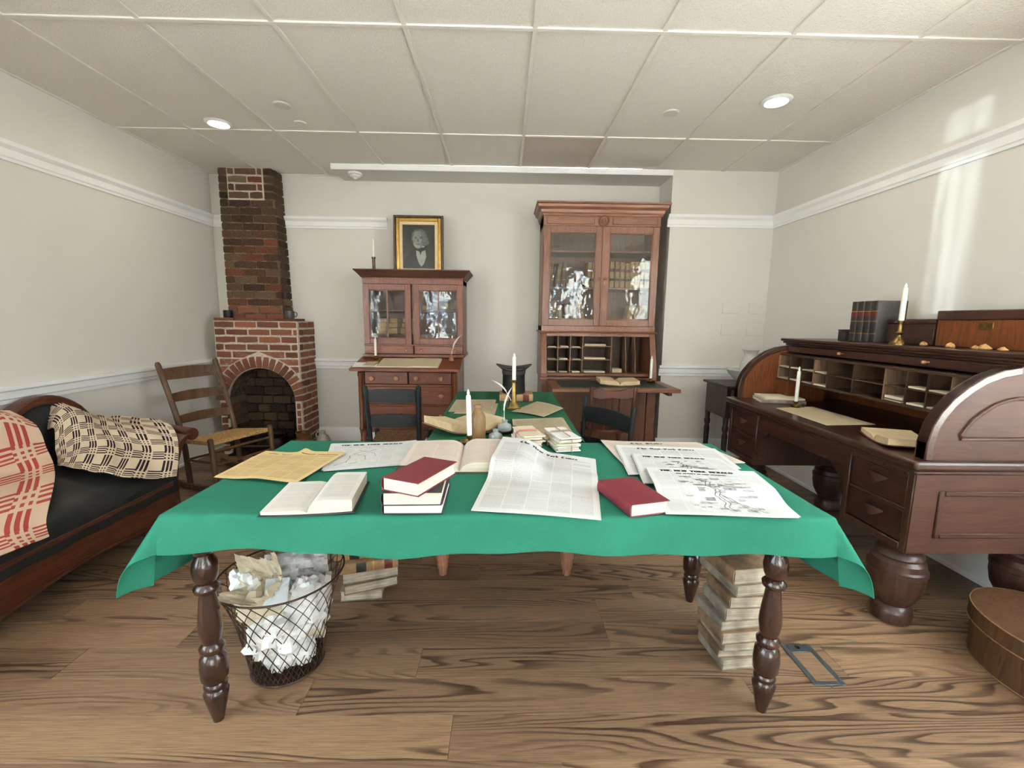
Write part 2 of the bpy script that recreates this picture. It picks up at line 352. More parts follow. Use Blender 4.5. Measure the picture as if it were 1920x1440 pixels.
def newsprint(name, paper, ink, cols, top, dens=.55, side=.04):
    t = NT(name); uv = t.coord('UV'); sp = t.n('ShaderNodeSeparateXYZ'); t.set(sp,0,uv); u,v = sp.outputs[0], sp.outputs[1]
    fc = t.math('FRACT', t.math('MULTIPLY', t.math('DIVIDE', t.math('SUBTRACT',u,side), 1-2*side), float(cols)))
    ci = t.math('FLOOR', t.math('MULTIPLY', t.math('DIVIDE', t.math('SUBTRACT',u,side), 1-2*side), float(cols)))
    gap = t.math('MULTIPLY', t.math('GREATER_THAN', fc, .025), t.math('LESS_THAN', fc, .975))
    inu = t.math('MULTIPLY', t.math('GREATER_THAN',u,side), t.math('LESS_THAN',u,1-side))
    inv = t.math('MULTIPLY', t.math('GREATER_THAN',v,side), t.math('LESS_THAN',v,1-top))
    cm = t.n('ShaderNodeCombineXYZ'); t.set(cm,0,t.math('MULTIPLY',ci,3.7)); t.set(cm,1,t.math('MULTIPLY',v,9.)); 
    blk = t.noise(cm.outputs[0], 1., 2, .6)
    ln = t.noise(t.scaled(uv,(70,260,1)), 1, 2, .6)
    row = t.math('GREATER_THAN', t.math('FRACT', t.math('MULTIPLY',v,110.)), .35)
    hl = t.math('GREATER_THAN', t.noise(t.scaled(cm.outputs[0],(1,3.1,1)), 1., 1), .33)
    f = t.math('MULTIPLY', t.math('MULTIPLY', t.math('MULTIPLY',gap,inu), inv), t.math('MULTIPLY', hl, t.math('ADD', .25, t.math('MULTIPLY',row,.75))))
    f = t.math('MULTIPLY', f, t.math('MULTIPLY', t.ramp(ln,[(.3,(.1,.1,.1)),(.7,(1,1,1))]), t.ramp(blk,[(.3,(.25,.25,.25)),(.7,(1,1,1))])))
    pv = t.ramp(t.noise(uv,4,3),[(.3,tuple(x*.93 for x in lin(paper)[:3])),(.7,lin(paper)[:3])])
    return t.out(t.mix(t.math('MULTIPLY',f,dens), pv, lin(ink)), .9, 0, .15)
m_newsw = newsprint('newsprint_white', 'e2e2e0', '3a3c40', 5, .11, .62); m_newsh = newsprint('newsprint_herald', 'dfe0de', '3a3c40', 6, .13, .45); m_newst = newsprint('newsprint_tan', 'd9bf8c', '6a5330', 5, .17, .85)
m_newso = newsprint('newsprint_old', 'b7a98f', '5d5140', 6, .1, .6); m_newsg = newsprint('newsprint_buff', 'd3c6bb', '6b5f58', 5, .12, .5); m_text = newsprint('book_text', 'e4e1dc', '55524f', 1, .1, .5, .1); m_textt = newsprint('old_book_text', 'ddd0c6', '8d8078', 2, .08, .5, .08); m_textc = newsprint('cream_book_text', 'd2c09c', '7d6a4c', 1, .1, .35, .1); m_script = newsprint('ledger_page', 'c9bb9d', '84755c', 1, .1, .3, .08)
# ================================================================== the room
floor = struct('floor', bx(XL-.1, XR+.1, YF-.15, YB+.1, -.08, -.021), m_sub)
PW = 0.155
fixed = {1: [-1.633], 2: [-1.296], -1: [-0.157], 0: [0.9]}
k0 = int(math.floor((YF-1.31)/PW)); k1 = int(math.ceil((YB-1.31)/PW))
rnd = random.Random(11)
for k in range(k0, k1+1):
    y0 = max(1.31+k*PW, YF); y1 = min(1.31+(k+1)*PW, YB)
    if y1-y0 < .01: continue
    xs = list(fixed.get(k, [rnd.uniform(XL+.3, XL+2.0)]))
    while xs[-1] < XR-.4: xs.append(xs[-1]+rnd.uniform(1.3, 2.5))
    while xs[0] > XL+.4: xs.insert(0, xs[0]-rnd.uniform(1.3, 2.3))
    xs = [XL]+[x for x in xs if XL+.15 < x < XR-.15]+[XR]
    for a, b in zip(xs, xs[1:]):
        cx, cy = (a+b)/2, (y0+y1)/2
        part('plank', bx(a-cx+.0004, b-cx-.0004, y0-cy+.0004, y1-cy-.0004, -.02, 0), m_floor, floor, loc=(cx, cy, 0), bevel=.0008, smooth=0)
# ceiling: slab, hanging grid, mineral tiles
ceil = struct('ceiling', bx(XL-.1, XR+.1, YF-.15, YB+.1, H+.02, H+.1), m_tile)
T = 0.6096; X0 = 0.132; YLN = [-5.027+1.2192*k for k in range(1, 9)]
XLN = [X0+i*T for i in range(-5, 5)]
xe = [XL]+[x for x in XLN if XL+.05 < x < XR-.05]+[XR]; ye = [YF]+[y for y in YLN if YF < y < YB]+[YB]
for i, (a, b) in enumerate(zip(xe, xe[1:])):
    for j, (c, d) in enumerate(zip(ye, ye[1:])):
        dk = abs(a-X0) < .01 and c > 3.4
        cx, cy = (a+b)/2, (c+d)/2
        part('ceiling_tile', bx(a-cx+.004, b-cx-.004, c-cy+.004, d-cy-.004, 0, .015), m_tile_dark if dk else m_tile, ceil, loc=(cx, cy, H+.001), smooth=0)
for x in xe[1:-1]:
    part('grid_tee', bx(x-.012, x+.012, YF, YB, H-.006, H+.002), m_tee, ceil, bevel=.002)
for y in ye[1:-1]:
    part('grid_tee', bx(XL, XR, y-.012, y+.012, H-.007, H+.002), m_tee, ceil, bevel=.002)
for a in ((XL, XL+.02, YF, YB), (XR-.02, XR, YF, YR), (XL, XR, YB-.02, YB)):
    part('edge_angle', bx(*a, H-.004, H+.002), m_tee, ceil)
# walls
def side_wall(name, x0, x1, sd):
    y0, y1, c, d = sd; zt = H+.02
    return struct(name, MB().box(x0, x1, y1, YB+.12, 0, zt).box(x0, x1, YF-.15, y0, 0, zt).box(x0, x1, y0, y1, 0, c).box(x0, x1, y0, y1, d, zt), m_wall)
side_wall('wall_left', XL-.12, XL, ADDWIN_L); side_wall('wall_right', XR, XR+.12, ADDWIN_R)
for k, x, sd in ((5, XL-.08, ADDWIN_L), (6, XR+.04, ADDWIN_R)):  # both side windows are added, for extra daylight from beside the camera
    y0, y1, c, d = sd
    f = struct('window_%d' % k, MB().box(x, x+.04, y0, y0+.05, c, d).box(x, x+.04, y1-.05, y1, c, d).box(x, x+.04, y0+.05, y1-.05, c, c+.06).box(x, x+.04, y0+.05, y1-.05, d-.06, d), m_trim, bevel=.003)
    part('mullion', bx(x+.005, x+.035, (y0+y1)/2-.02, (y0+y1)/2+.02, c+.06, d-.06), m_trim, f)
    part('sash_bar', bx(x+.005, x+.035, y0+.05, y1-.05, 1.42, 1.47), m_trim, f)
    part('pane', bx(x+.018, x+.022, y0+.05, y1-.05, c+.06, d-.06), m_glass, f)
struct('wall_back', bx(XL, 1.51, YB, YB+.12, 0, H+.02), m_wall)
struct('wall_back_right', bx(1.51, XR, YR, YB+.12, 0, H+.02), m_wall)
wf = MB(); YO = YF-.15; z1 = H+.02
edges = [XL-.12]+[v for o in OPEN for v in o[:2]]+[XR+.12]
for a, b in zip(edges[0::2], edges[1::2]):
    if abs(a-OPEN[0][1]) < 1e-6:      # pier around the added slit panel
        wf.box(a, -1.0, YO, YF, 0, z1); wf.box(-.3, b, YO, YF, 0, z1); wf.box(-1.0, -.3, YO, YF, 0, 1.0); wf.box(-1.0, -.3, YO, YF, 2.55, z1)
    else: wf.box(a, b, YO, YF, 0, z1)
for a, b, c, d in OPEN: wf.box(a, b, YO, YF, 0, c); wf.box(a, b, YO, YF, d, z1)
struct('wall_front', wf, m_wall)
SX0, SX1 = -.588, -.474  # unseen slit panel, added to shape the glint on the right wall
sd = MB(); ya, yb = YF-.02, YF
for r in ((-1.0, SX0, 1.0, 2.55), (SX1, -.3, 1.0, 2.55), (SX0, SX1, 1.0, 1.15), (SX0, SX1, 2.147, 2.246), (SX0, SX1, 2.376, 2.55)):
    sd.box(r[0], r[1], ya, yb, r[2], r[3])
w4 = struct('window_4', sd, m_trim); part('pane', bx(SX0, SX1, YF-.012, YF-.008, 1.15, 2.376), m_slitglass, w4)
for n, (a, b, c, d) in enumerate(OPEN):
    f = MB(); y0, y1 = YF-.12, YF-.04
    f.box(a, a+.05, y0, y1, c, d); f.box(b-.05, b, y0, y1, c, d); f.box(a, b, y0, y1, c, c+.06); f.box(a, b, y0, y1, d-.06, d)
    nm = 'door_1' if n == 1 else 'window_%d' % (1 if n == 0 else 2)
    fr = struct(nm, f, m_trim, bevel=.003)
    part('mullion', bx((a+b)/2-.015, (a+b)/2+.015, y0+.02, y1-.02, c+.06, d-.06), m_trim, fr)
    part('sash_bar', bx(a+.05, b-.05, y0+.01, y1-.01, 1.42, 1.47), m_trim, fr)
    part('pane', bx(a+.05, b-.05, YF-.082, YF-.078, c+.06, d-.06), m_glass, fr)
# street outside the front windows
t = NT('pavement'); m_pave = t.out(t.ramp(t.noise(t.coord(), 2, 4), [(.3, (.46, .45, .43)), (.7, (.6, .59, .57))]), .9)
struct('ground_street', bx(-30, 30, -34, 12, -.25, -.12), m_pave)
fa = struct('wall_across_street', bx(-25, 25, -33, -32, -.12, 7), plain('pale_stucco', (.7, .69, .66), .8))
for i in range(9):
    for z in (.8, 4.0): part('shop_window', bx(-24+i*5.4, -21+i*5.4, -32.02, -31.9, z, z+2.1), plain('shop_glass', (.03, .04, .06), .15) if i == 0 and z < 1 else bpy.data.materials['shop_glass'], fa)
# mouldings
PIC = [(0, 2.17), (.012, 2.17), (.015, 2.186), (.021, 2.192), (.024, 2.232), (.03, 2.238), (.044, 2.252), (.048, 2.275), (0, 2.275)]
CHR = [(0, .80), (.012, .80), (.014, .822), (.021, .828), (.024, .868), (.036, .878), (.036, .90), (0, .90)]
BAS = [(0, 0), (.030, 0), (.030, .018), (.020, .028), (.018, .15), (.011, .168), (.006, .185), (0, .185)]
def rail(name, prof, wall, a, b, g=0.002):
    if wall == 'L': mb = MB().prism([(XL+g*0+o, z) for o, z in prof][::-1], 'y', a, b)
    elif wall == 'R': mb = MB().prism([(XR-o, z) for o, z in prof], 'y', a, b)
    else:
        y = YB if wall == 'B' else YR
        mb = MB().prism([(y-o, z) for o, z in prof], 'x', a, b)
    return struct(name, mb, m_trim, smooth=30)
n = 1
for nm, pr_, segs in (('trim_%d', PIC, [('L', ADDWIN_L[1]+.02, YB), ('B', XL, -2.64), ('B', -2.13, -1.146), ('Q', 1.48, XR), ('R', ADDWIN_R[1]+.02, YR)]),
                      ('trim_%d', CHR, [('L', ADDWIN_L[1]+.02, YB), ('B', -1.93, -1.146), ('Q', 1.48, XR), ('R', ADDWIN_R[1]+.02, YR)])):
    for w_, a, b in segs: rail(nm % n, pr_, w_, a, b); n += 1
rail('baseboard_left', BAS, 'L', YF, YB); rail('baseboard_right', BAS, 'R', YF, YR)
rail('baseboard_back', BAS, 'B', -1.93, 1.51); rail('baseboard_back_right', BAS, 'Q', 1.49, XR)
# shallow soffit over the recess, white fascia
sf = struct('soffit', bx(-1.55, 1.51, YR, YB, 2.618, H+.001), m_soff); part('fascia', bx(-1.55, 1.51, YR-.014, YR-.001, 2.612, H-.0005), m_trim, sf, bevel=.002)
# blank cover plates on the right-hand back wall
for i, (x, z, lb) in enumerate(((2.052, 1.396, 'upper left of the four'), (2.303, 1.396, 'upper right of the four'), (2.052, 1.19, 'lower left of the four'), (2.296, 1.19, 'lower right of the four'))):
    p = thing('blank_cover_plate', 'blank wall-coloured cover plate, %s beside the corner' % lb, 'cover plate', (x+.08, YR, z), group='blank cover plates on the back wall')
    part('plate', bx(-.08, .08, -.008, -.001, 0, .1), m_plate, p, bevel=.003)
    for a in (-.045, 0, .045):
        for c in (.012, .088): part('screw', MB().lathe([(.0035, 0), (.003, .0015)], 8, (a, -.008, c), axis='y'), m_plate, p)
# ceiling fixtures
def ceil_lamp(x, y, label):
    o = thing('recessed_lamp', label, 'ceiling lamp', (x, y, H), group='recessed ceiling lamps')
    part('trim_ring', MB().lathe([(.062, -.004), (.066, -.012), (.082, -.008), (.09, -.0005), (.09, .0), (.062, .0)], 32), m_trim, o)
    part('diffuser', MB().lathe([(.0, -.0065), (.03, -.006), (.06, -.004), (.0615, -.002)], 32), m_lamp, o)
ceil_lamp(-2.033, 3.40, 'lit recessed ceiling lamp near the brick chimney'); ceil_lamp(1.66, 2.911, 'lit recessed ceiling lamp above the roll-top desk side')
for x, y, r, lb in ((-1.444, 3.107, .052, 'white disc sprinkler cover on the ceiling, larger of the pair near the chimney'), (-1.444, 3.364, .036, 'small grey disc on the ceiling between the larger disc and the soffit'), (1.075, 3.10, .05, 'white disc sprinkler cover on the ceiling left of the right-hand lamp')):
    o = thing('ceiling_disc', lb, 'sprinkler cover', (x, y, H))
    part('disc', MB().lathe([(0, -.007), (r-.004, -.007), (r, -.004), (r, 0)], 28), m_plastic if r > .04 else m_tee, o)
    part('rim', MB().lathe([(r-.002, -.002), (r+.005, -.003), (r+.006, -.0003), (r-.002, -.0003)], 28), m_tee, o)
o = thing('smoke_detector', 'round white smoke detector under the left end of the soffit', 'smoke detector', (-1.37, 4.29, 2.6175))
part('base', MB().lathe([(.062, 0), (.062, -.018), (.052, -.022), (.0, -.022)][::-1], 28), m_trim, o)
part('dome', MB().lathe([(.046, -.0225), (.042, -.034), (.02, -.045), (.012, -.046), (.010, -.054), (0, -.055)][::-1], 28), m_trim, o)

# ================================================================== brick fireplace
FP = thing('brick_fireplace', 'corner brick fireplace with arched opening and tapering chimney breast', 'fireplace', (-2.29, 4.34, 0))
def wl(mb): # world coords into fireplace frame
    mb.v = [(x+2.29, y-4.34, z) for x, y, z in mb.v]; return mb
LX0, LX1, LY, LZ = -2.675, -1.915, 4.16, 1.272
ACX, ACZ, AR, AR2 = -2.285, .52, .315, .425
# mortar body of the lower breast with the arched hole
pts = [(LX0, 0), (ACX-AR, 0)]+[(ACX-AR*math.cos(PI*k/20), ACZ+AR*math.sin(PI*k/20)) for k in range(21)]+[(ACX+AR, 0), (LX1, 0), (LX1, LZ), (LX0, LZ)]
part('breast_core', wl(MB().prism(pts, 'y', LY+.004, YB-.002)), m_mortar, FP)
UZ = H-.001
ux0 = lambda z: -2.645; ux1 = lambda z: -2.115-.035*(z-LZ)/(UZ-LZ)
part('chimney_core', wl(MB().add([(-2.638, 4.348, LZ), (ux1(LZ)-.009, 4.348, LZ), (ux1(LZ)-.009, YB-.002, LZ), (-2.638, YB-.002, LZ), (-2.638, 4.348, UZ), (ux1(UZ)-.009, 4.348, UZ), (ux1(UZ)-.009, YB-.002, UZ), (-2.638, YB-.002, UZ)],
     [(3,2,1,0),(4,5,6,7),(0,1,5,4),(1,2,6,5),(2,3,7,6),(3,0,4,7)])), m_mortar_old, FP)
BR = []
for q in range(7):    # unit brick variants with worn, uneven edges
    rr = random.Random(q); mb = MB(); e = .035
    vs = []
    for z in (-.5, .5):
        for a, b in ((-.5,-.5),(.5,-.5),(.5,.5),(-.5,.5)): vs.append([a+rr.uniform(0,e)*(-1 if a > 0 else 1)*.6, b, z+rr.uniform(0,.12)*(-1 if z > 0 else 1)])
    mid = [[0+rr.uniform(-.1,.1), -.5-rr.uniform(0,.08), z+rr.uniform(-.05,.06)*(-1 if z > 0 else 1)] for z in (-.5,.5)]
    mb.add(vs+mid, [(3,2,1,8,0),(4,9,5,6,7),(0,8,9,4),(8,1,5,9),(1,2,6,5),(2,3,7,6),(3,0,4,7)])
    BR.append(mb)
def brick_meshes(mat, nm): return [MB().add(b.v, b.f).mesh(nm, mat, 0) for b in BR]
bm_red, bm_old, bm_soot, bm_stone = brick_meshes(m_brick,'brick'), brick_meshes(m_brick_old,'brick'), brick_meshes(m_brick_soot,'brick'), brick_meshes(m_stone,'stone')
rb = random.Random(5)
def put_brick(ms, c, size, rz=0., ry=0., name='brick'):
    o = link(name, rb.choice(ms), FP, (c[0]+2.29, c[1]-4.34, c[2]), (0, ry, rz)); o.scale = size
    b = o.modifiers.new('Bevel','BEVEL'); b.width = .004; b.segments = 1; b.limit_method = 'ANGLE'
    return o
CH = .0695
def course(x0, x1, z, h, y, ms, off, L=.205, depth=.03, j=.014):
    x = x0-off
    while x < x1-.02:
        a, b = max(x, x0), min(x+L, x1)
        if b-a > .035: put_brick(ms, ((a+b)/2, y+depth/2-rb.uniform(0,.004), z+h/2), (b-a-j, depth, h-j*rb.uniform(.8,1.1)))
        x = b if b-a <= .035 else x+L
def side_course(xs, y0, y1, z, h, ms, off, L=.205, depth=.03, j=.014):
    y = y0-off
    while y < y1-.02:
        a, b = max(y, y0), min(y+L, y1)
        if b-a > .03: put_brick(ms, (xs-depth/2+rb.uniform(0,.003), (a+b)/2, z+h/2), (b-a-j, depth, h-j), rz=PI/2)
        y += L
nc = int(LZ/CH)
for i in range(nc):
    z = LZ-(i+1)*CH; off = (i % 2)*.1+rb.uniform(0,.03); zm = z+CH/2
    arc = lambda q: math.sqrt(max(0, (AR2+.010)**2-max(0, q-ACZ)**2)) if q-ACZ < AR2+.010 else 0.
    if zm < ACZ:
        if ACX-AR-.006-LX0 > .03: course(LX0, ACX-AR-.006, z, CH, LY, bm_red, off)
        if LX1-ACX-AR-.006 > .03: course(ACX+AR+.006, LX1, z, CH, LY, bm_red, off*.4)
    elif z-ACZ < AR2+.010:      # courses that meet the arch: the brick next to it is cut to the curve
        c0, c1 = arc(z+.006), arc(z+CH-.006)
        for sg, end in ((-1, LX0), (1, LX1)):
            x_in0, x_in1 = ACX+sg*c0, ACX+sg*max(c1, .005); Lw = min(.10, sg*(end-x_in0))
            if Lw > .02:
                xa = x_in0+sg*Lw; poly = [(x_in0, z+.007), (xa-sg*.007, z+.007), (xa-sg*.007, z+CH-.007), (x_in1, z+CH-.007)]
                mb = MB().prism(poly if sg > 0 else poly[::-1], 'y', LY, LY+.03); part('brick', wl(mb), m_brick, FP, bevel=.004, smooth=0)
                if abs(end-xa) > .03: course(min(end, xa), max(end, xa), z, CH, LY, bm_red, off)
            elif sg*(end-x_in1) > .03:
                poly = [(end-sg*.002, z+.007), (end-sg*.002, z+CH-.007), (x_in1, z+CH-.007)]
                part('brick', wl(MB().prism(poly if sg > 0 else poly[::-1], 'y', LY, LY+.03)), m_brick, FP, bevel=.003, smooth=0)
    else: course(LX0, LX1, z, CH, LY, bm_red, off)
    side_course(LX1+.004, LY+.03, YB, z, CH, bm_red, off)
for k in range(19):   # voussoirs of the arch
    a = PI*(k+.5)/19; rm = (AR+AR2)/2
    put_brick(bm_red, (ACX-rm*math.cos(a), LY+.012, ACZ+rm*math.sin(a)), (AR2-AR-.004, .03, .051), ry=a, name='arch_brick')
for q in range(4):  # ledge cap bricks laid flat on the breast
    put_brick(bm_red, (LX0+.095+q*.19, LY+.095, LZ+.012), (.18, .19, .026))
uc = int((UZ-LZ)/CH)
for i in range(uc+1):
    z = LZ+i*CH; h = min(CH, UZ-z)
    if h < .02: continue
    ms = bm_red if i < 2 else (bm_old if z < 2.1 else bm_soot)
    off = (i % 2)*.1+rb.uniform(0,.05); x1 = ux1(z)
    if z > 2.38:   # repointed patch of four courses near the ceiling
        course(-2.645, -2.555, z, h, 4.34, bm_soot, 0); course(-2.555, -2.235, z, h, 4.334, bm_old, off, j=.014); course(-2.235, x1, z, h, 4.34, bm_soot, .05)
    else: course(-2.645, x1, z, h, 4.34+rb.uniform(0,.004), ms, off, j=.012 if i < 2 else .007)
    side_course(x1+.004, 4.37, YB, z, h, bm_soot if i > 2 else bm_old, off, j=.007)
part('repointing', wl(bx(-2.56, -2.23, 4.3395, 4.36, 2.378, UZ)), plain('fresh_mortar', 'c4b6a6', .95, var=.15), FP)
# firebox: sooty lining, brick jamb, rubble back, hearth
part('firebox_back', wl(bx(-2.60, -1.97, 4.47, 4.5, 0, .9)), m_soot, FP)
fbk = MB()
fbk.box(-2.612, -2.598, 4.18, 4.5, 0, .6); fbk.box(-1.972, -1.958, 4.18, 4.5, 0, .6)
part('firebox_lining', wl(fbk), m_mortar_old, FP)
part('arch_soffit', wl(MB().sheet(lambda u, v: (ACX-(AR-.003)*math.cos(PI*u), LY+.03+.31*v, ACZ+(AR-.003)*math.sin(PI*u)), 24, 4)), m_stone, FP)
for i in range(8):
    for q in range(2):
        y = 4.2+q*.14-(i % 2)*.05
        put_brick(bm_old if i > 3 else bm_soot, (-2.59, y+.06, .03+i*CH), (.125, .03, CH-.012), rz=-PI/2)
for i in range(9):
    x = -2.58+rb.uniform(-.03, 0)
    while x < -1.99:
        w = min(rb.uniform(.1, .2), -1.965-x); put_brick(bm_stone, (x+w/2, 4.465, .045+i*.088), (w-.012, .05, .078), name='stone'); x += w
part('hearth', wl(bx(-2.60, -1.97, 4.1, 4.5, .0005, .012)), m_soot, FP)
# ================================================================== furniture
def W2(root, mb):
    x, y, z = root.location; mb.v = [(p[0]-x, p[1]-y, p[2]-z) for p in mb.v]; return mb
def wp(root, name, mb, mat, parent=None, **k): return part(name, W2(root, mb), mat, parent or root, **k)
LEGP = [(.016,0),(.02,.02),(.034,.085),(.037,.105),(.029,.118),(.034,.126),(.034,.134),(.029,.142),(.039,.158),(.041,.195),(.038,.232),(.027,.246),(.036,.256),(.037,.268),(.026,.282),(.031,.3),(.035,.335),(.032,.37),(.025,.43),(.023,.45),(.035,.46),(.037,.472),(.025,.486),(.034,.505),(.038,.53),(.034,.556),(.023,.58),(.03,.586),(.036,.6)]
def hang(d, beta, R=.014):
    arc = R*beta
    if d < arc: a = d/R; return R*math.sin(a), R*(1-math.cos(a))
    return R*math.sin(beta)+(d-arc)*math.cos(beta), R*(1-math.cos(beta))+(d-arc)*math.sin(beta)
def cloth_mesh(cx, hw, y0, y1, ds, df, db, z, seed=1, flare=.16, nu=72, nv=60):
    a, b = 16/nu, 16/nv
    def rm(u, k, lo, hi, d0, d1):
        if u < k: return lo-d0*(1-u/k)
        if u > 1-k: return hi+d1*(u-1+k)/k
        return lo+(hi-lo)*(u-k)/(1-2*k)
    rr = random.Random(seed); ph = [rr.uniform(0, 6.28) for _ in range(8)]
    def fn(u, v):
        s = rm(u, a, -hw, hw, ds, ds); t = rm(v, b, y0, y1, df, db)
        dx = max(0, abs(s)-hw); dy = max(0, y0-t, t-y1); sx = 1 if s > 0 else -1; sy = -1 if t < y0 else 1
        px = cx+max(-hw, min(hw, s)); py = max(y0, min(y1, t))
        if dx == 0 and dy == 0:
            return (px, py, z+.0015*math.sin(s*5+ph[0])*math.sin(t*7+ph[1]))
        if dx > 0 and dy > 0:
            r = math.hypot(dx, dy); th = math.atan2(dy, dx); al = flare+.42*math.sin(2*th)**1.3
            o, dn = hang(r, PI/2-al); return (px+sx*o*math.cos(th), py+sy*o*math.sin(th), z-dn)
        d = max(dx, dy); along = t if dx > 0 else s
        rip = .012*math.sin(along*9+ph[2])+.008*math.sin(along*21+ph[3])
        o, dn = hang(d*(1+.05*math.sin(along*6.5+ph[4])), PI/2-flare)
        o += rip*min(1, d/.1)
        return (px+sx*o, py, z-dn) if dx > 0 else (px, py+sy*o, z-dn)
    return MB().sheet(fn, nu, nv, .0025)
def table(name, label, x0, x1, y0, y1, legs, lm, prof, zt=.742):
    t = thing(name, label, 'table', ((x0+x1)/2, (y0+y1)/2, 0))
    wp(t, 'tabletop', bx(x0, x1, y0, y1, zt-.022, zt), m_wal, bevel=.003)
    ap = MB(); i = .05
    ap.box(x0+i, x1-i, y0+i, y0+i+.02, zt-.12, zt-.022); ap.box(x0+i, x1-i, y1-i-.02, y1-i, zt-.12, zt-.022)
    ap.box(x0+i, x0+i+.02, y0+i, y1-i, zt-.12, zt-.022); ap.box(x1-i-.02, x1-i, y0+i, y1-i, zt-.12, zt-.022)
    wp(t, 'apron', ap, m_wal)
    for x, y in legs:
        mb = MB().lathe(prof, 20, (x, y, 0)); top = prof[-1][1]; h = .033
        mb.box(x-h, x+h, y-h, y+h, top-.001, zt-.022); wp(t, 'leg', mb, lm, smooth=50)
    return t
table('work_table', 'long front table on four dark turned walnut legs', -.975, .975, 1.235, 1.985, [(-.925, 1.30), (.892, 1.325), (-.91, 1.92), (.894, 1.92)], m_leg, LEGP)
tag(part('tablecloth', cloth_mesh(0., .975, 1.225, 1.995, .235, .118, .10, .7475), m_felt, smooth=60), 'bright green felt cloth draped over the long front table', 'tablecloth')
LEG2 = [(.014,0),(.02,.004),(.022,.03),(.026,.04),(.028,.055),(.03,.062),(.03,.07),(.026,.078),(.033,.095),(.034,.115),(.027,.135),(.029,.14),(.027,.15),(.026,.3),(.03,.56),(.032,.6)]
ft = table('side_table', 'narrow table running back behind the front table, on pale turned legs', -.34, .37, 2.075, 3.48, [(-.305, 2.135), (.338, 2.135), (-.305, 3.42), (.338, 3.42)], m_legl, LEG2, .738)
tag(part('tablecloth', cloth_mesh(.015, .365, 2.062, 3.49, .12, .008, .12, .743, seed=4, nu=56, nv=60), m_felt2, smooth=60), 'darker green felt cloth on the narrow table running back', 'tablecloth')

# ---- knobs, doors, books used by several pieces
def knob(parent, root, x, y, z, r=.016, axis='y', sgn=-1, mat=None, name='knob'):
    prof = [(r*.45, 0), (r*.45, .012), (r*.8, .016), (r, .024), (r*.85, .032), (r*.4, .037), (0, .038)]
    mb = MB()
    if axis == 'y': mb.lathe([(a, sgn*b) for a, b in prof], 14, (x, y, z), axis='y')
    else: mb.lathe([(a, sgn*b) for a, b in prof], 14, (x, y, z), axis='x')
    return wp(root, name, mb, mat or m_knob, parent)
def glass_door(root, x0, x1, z0, z1, y, fw, mh, mv, gl, muntin=False, knobx=None, knobz=None, lock=False):
    d = wp(root, 'door', MB().box(x0, x0+fw, y, y+.022, z0, z1).box(x1-fw, x1, y, y+.022, z0, z1).box(x0+fw, x1-fw, y, y+.022, z0, z0+fw).box(x0+fw, x1-fw, y, y+.022, z1-fw, z1), mv, bevel=.002)
    b = .008; m = MB(); a, c, e, f = x0+fw, x1-fw, z0+fw, z1-fw
    m.box(a, a+b, y+.004, y+.018, e, f).box(c-b, c, y+.004, y+.018, e, f).box(a, c, y+.004, y+.018, e, e+b).box(a, c, y+.004, y+.018, f-b, f)
    wp(root, 'bead', m, mh, d, bevel=.002)
    wp(root, 'pane', bx(a, c, y+.010, y+.013, e, f), gl, d)
    if muntin: wp(root, 'muntin', bx((a+c)/2-.006, (a+c)/2+.006, y+.005, y+.0095, e, f), mv, d)
    if knobx: knob(d, root, knobx, y, knobz, .012)
    if lock: wp(root, 'escutcheon', MB().lathe([(.010, 0), (.010, -.003), (0, -.003)], 12, (knobx, y, knobz-.035), axis='y', sx=.8), m_brass, d)
    return d
def drawer(root, x0, x1, z0, z1, y, mat, knobs=(), km=None, bead=True, axis='y'):
    if axis == 'y': d = wp(root, 'drawer', bx(x0, x1, y, y+.02, z0, z1), mat, bevel=.003)
    else: d = wp(root, 'drawer', bx(y, y+.02, x0, x1, z0, z1), mat, bevel=.003)
    for k in knobs: knob(d, root, k[0], y, k[1], k[2]*1.2 if len(k) > 2 else .023, mat=km)
    return d

# ---- left secretary with sloping lid
SLm = thing('writing_secretary', 'smaller red-brown secretary with sloping lid, glazed top and picture on it', 'secretary desk', (-.84, 4.2, 0))
a, b, yf, yb = -1.275, -.405, 3.87, 4.5
wp(SLm, 'case', MB().box(a, a+.05, yf, yb, .30, .87).box(b-.05, b, yf, yb, .30, .87).box(a, b, yb-.02, yb, .30, .95).box(a+.05, b-.05, yf+.012, yb, .30, .325).box(a+.05, b-.05, yf+.012, yb-.02, .542, .556).box(a+.05, b-.05, yf+.004, yb-.02, .716, .736).box(a+.05, b-.05, yf+.004, yb-.02, .846, .87), m_walv, bevel=.002)
wp(SLm, 'side_wedge', MB().prism([(yf, .87), (4.12, .87), (4.12, .955), (yf, .90)], 'x', a, a+.03).prism([(yf, .87), (4.12, .87), (4.12, .955), (yf, .90)], 'x', b-.03, b).prism([(4.12, .87), (yb, .87), (yb, .955), (4.12, .955)], 'x', a, b), m_walv)
sl_ = (.955-.885)/(4.12-3.765)
wp(SLm, 'writing_lid', MB().prism([(3.765, .885-.024), (3.765, .885), (4.12, .955), (4.12, .931)], 'x', -1.315, -.375), m_wal, bevel=.003)
drawer(SLm, a+.055, -.845, .738, .844, yf+.012, m_wal, [(-1.155, .79), (-.94, .79)]); drawer(SLm, -.835, b-.055, .738, .844, yf+.012, m_wal, [(-.765, .79), (-.55, .79)])
drawer(SLm, a+.053, b-.053, .558, .714, yf+.012, m_wal, [(-1.1, .635), (-.55, .635)]); drawer(SLm, a+.053, b-.053, .328, .54, yf+.012, m_wal, [(-1.1, .45), (-.55, .45)])
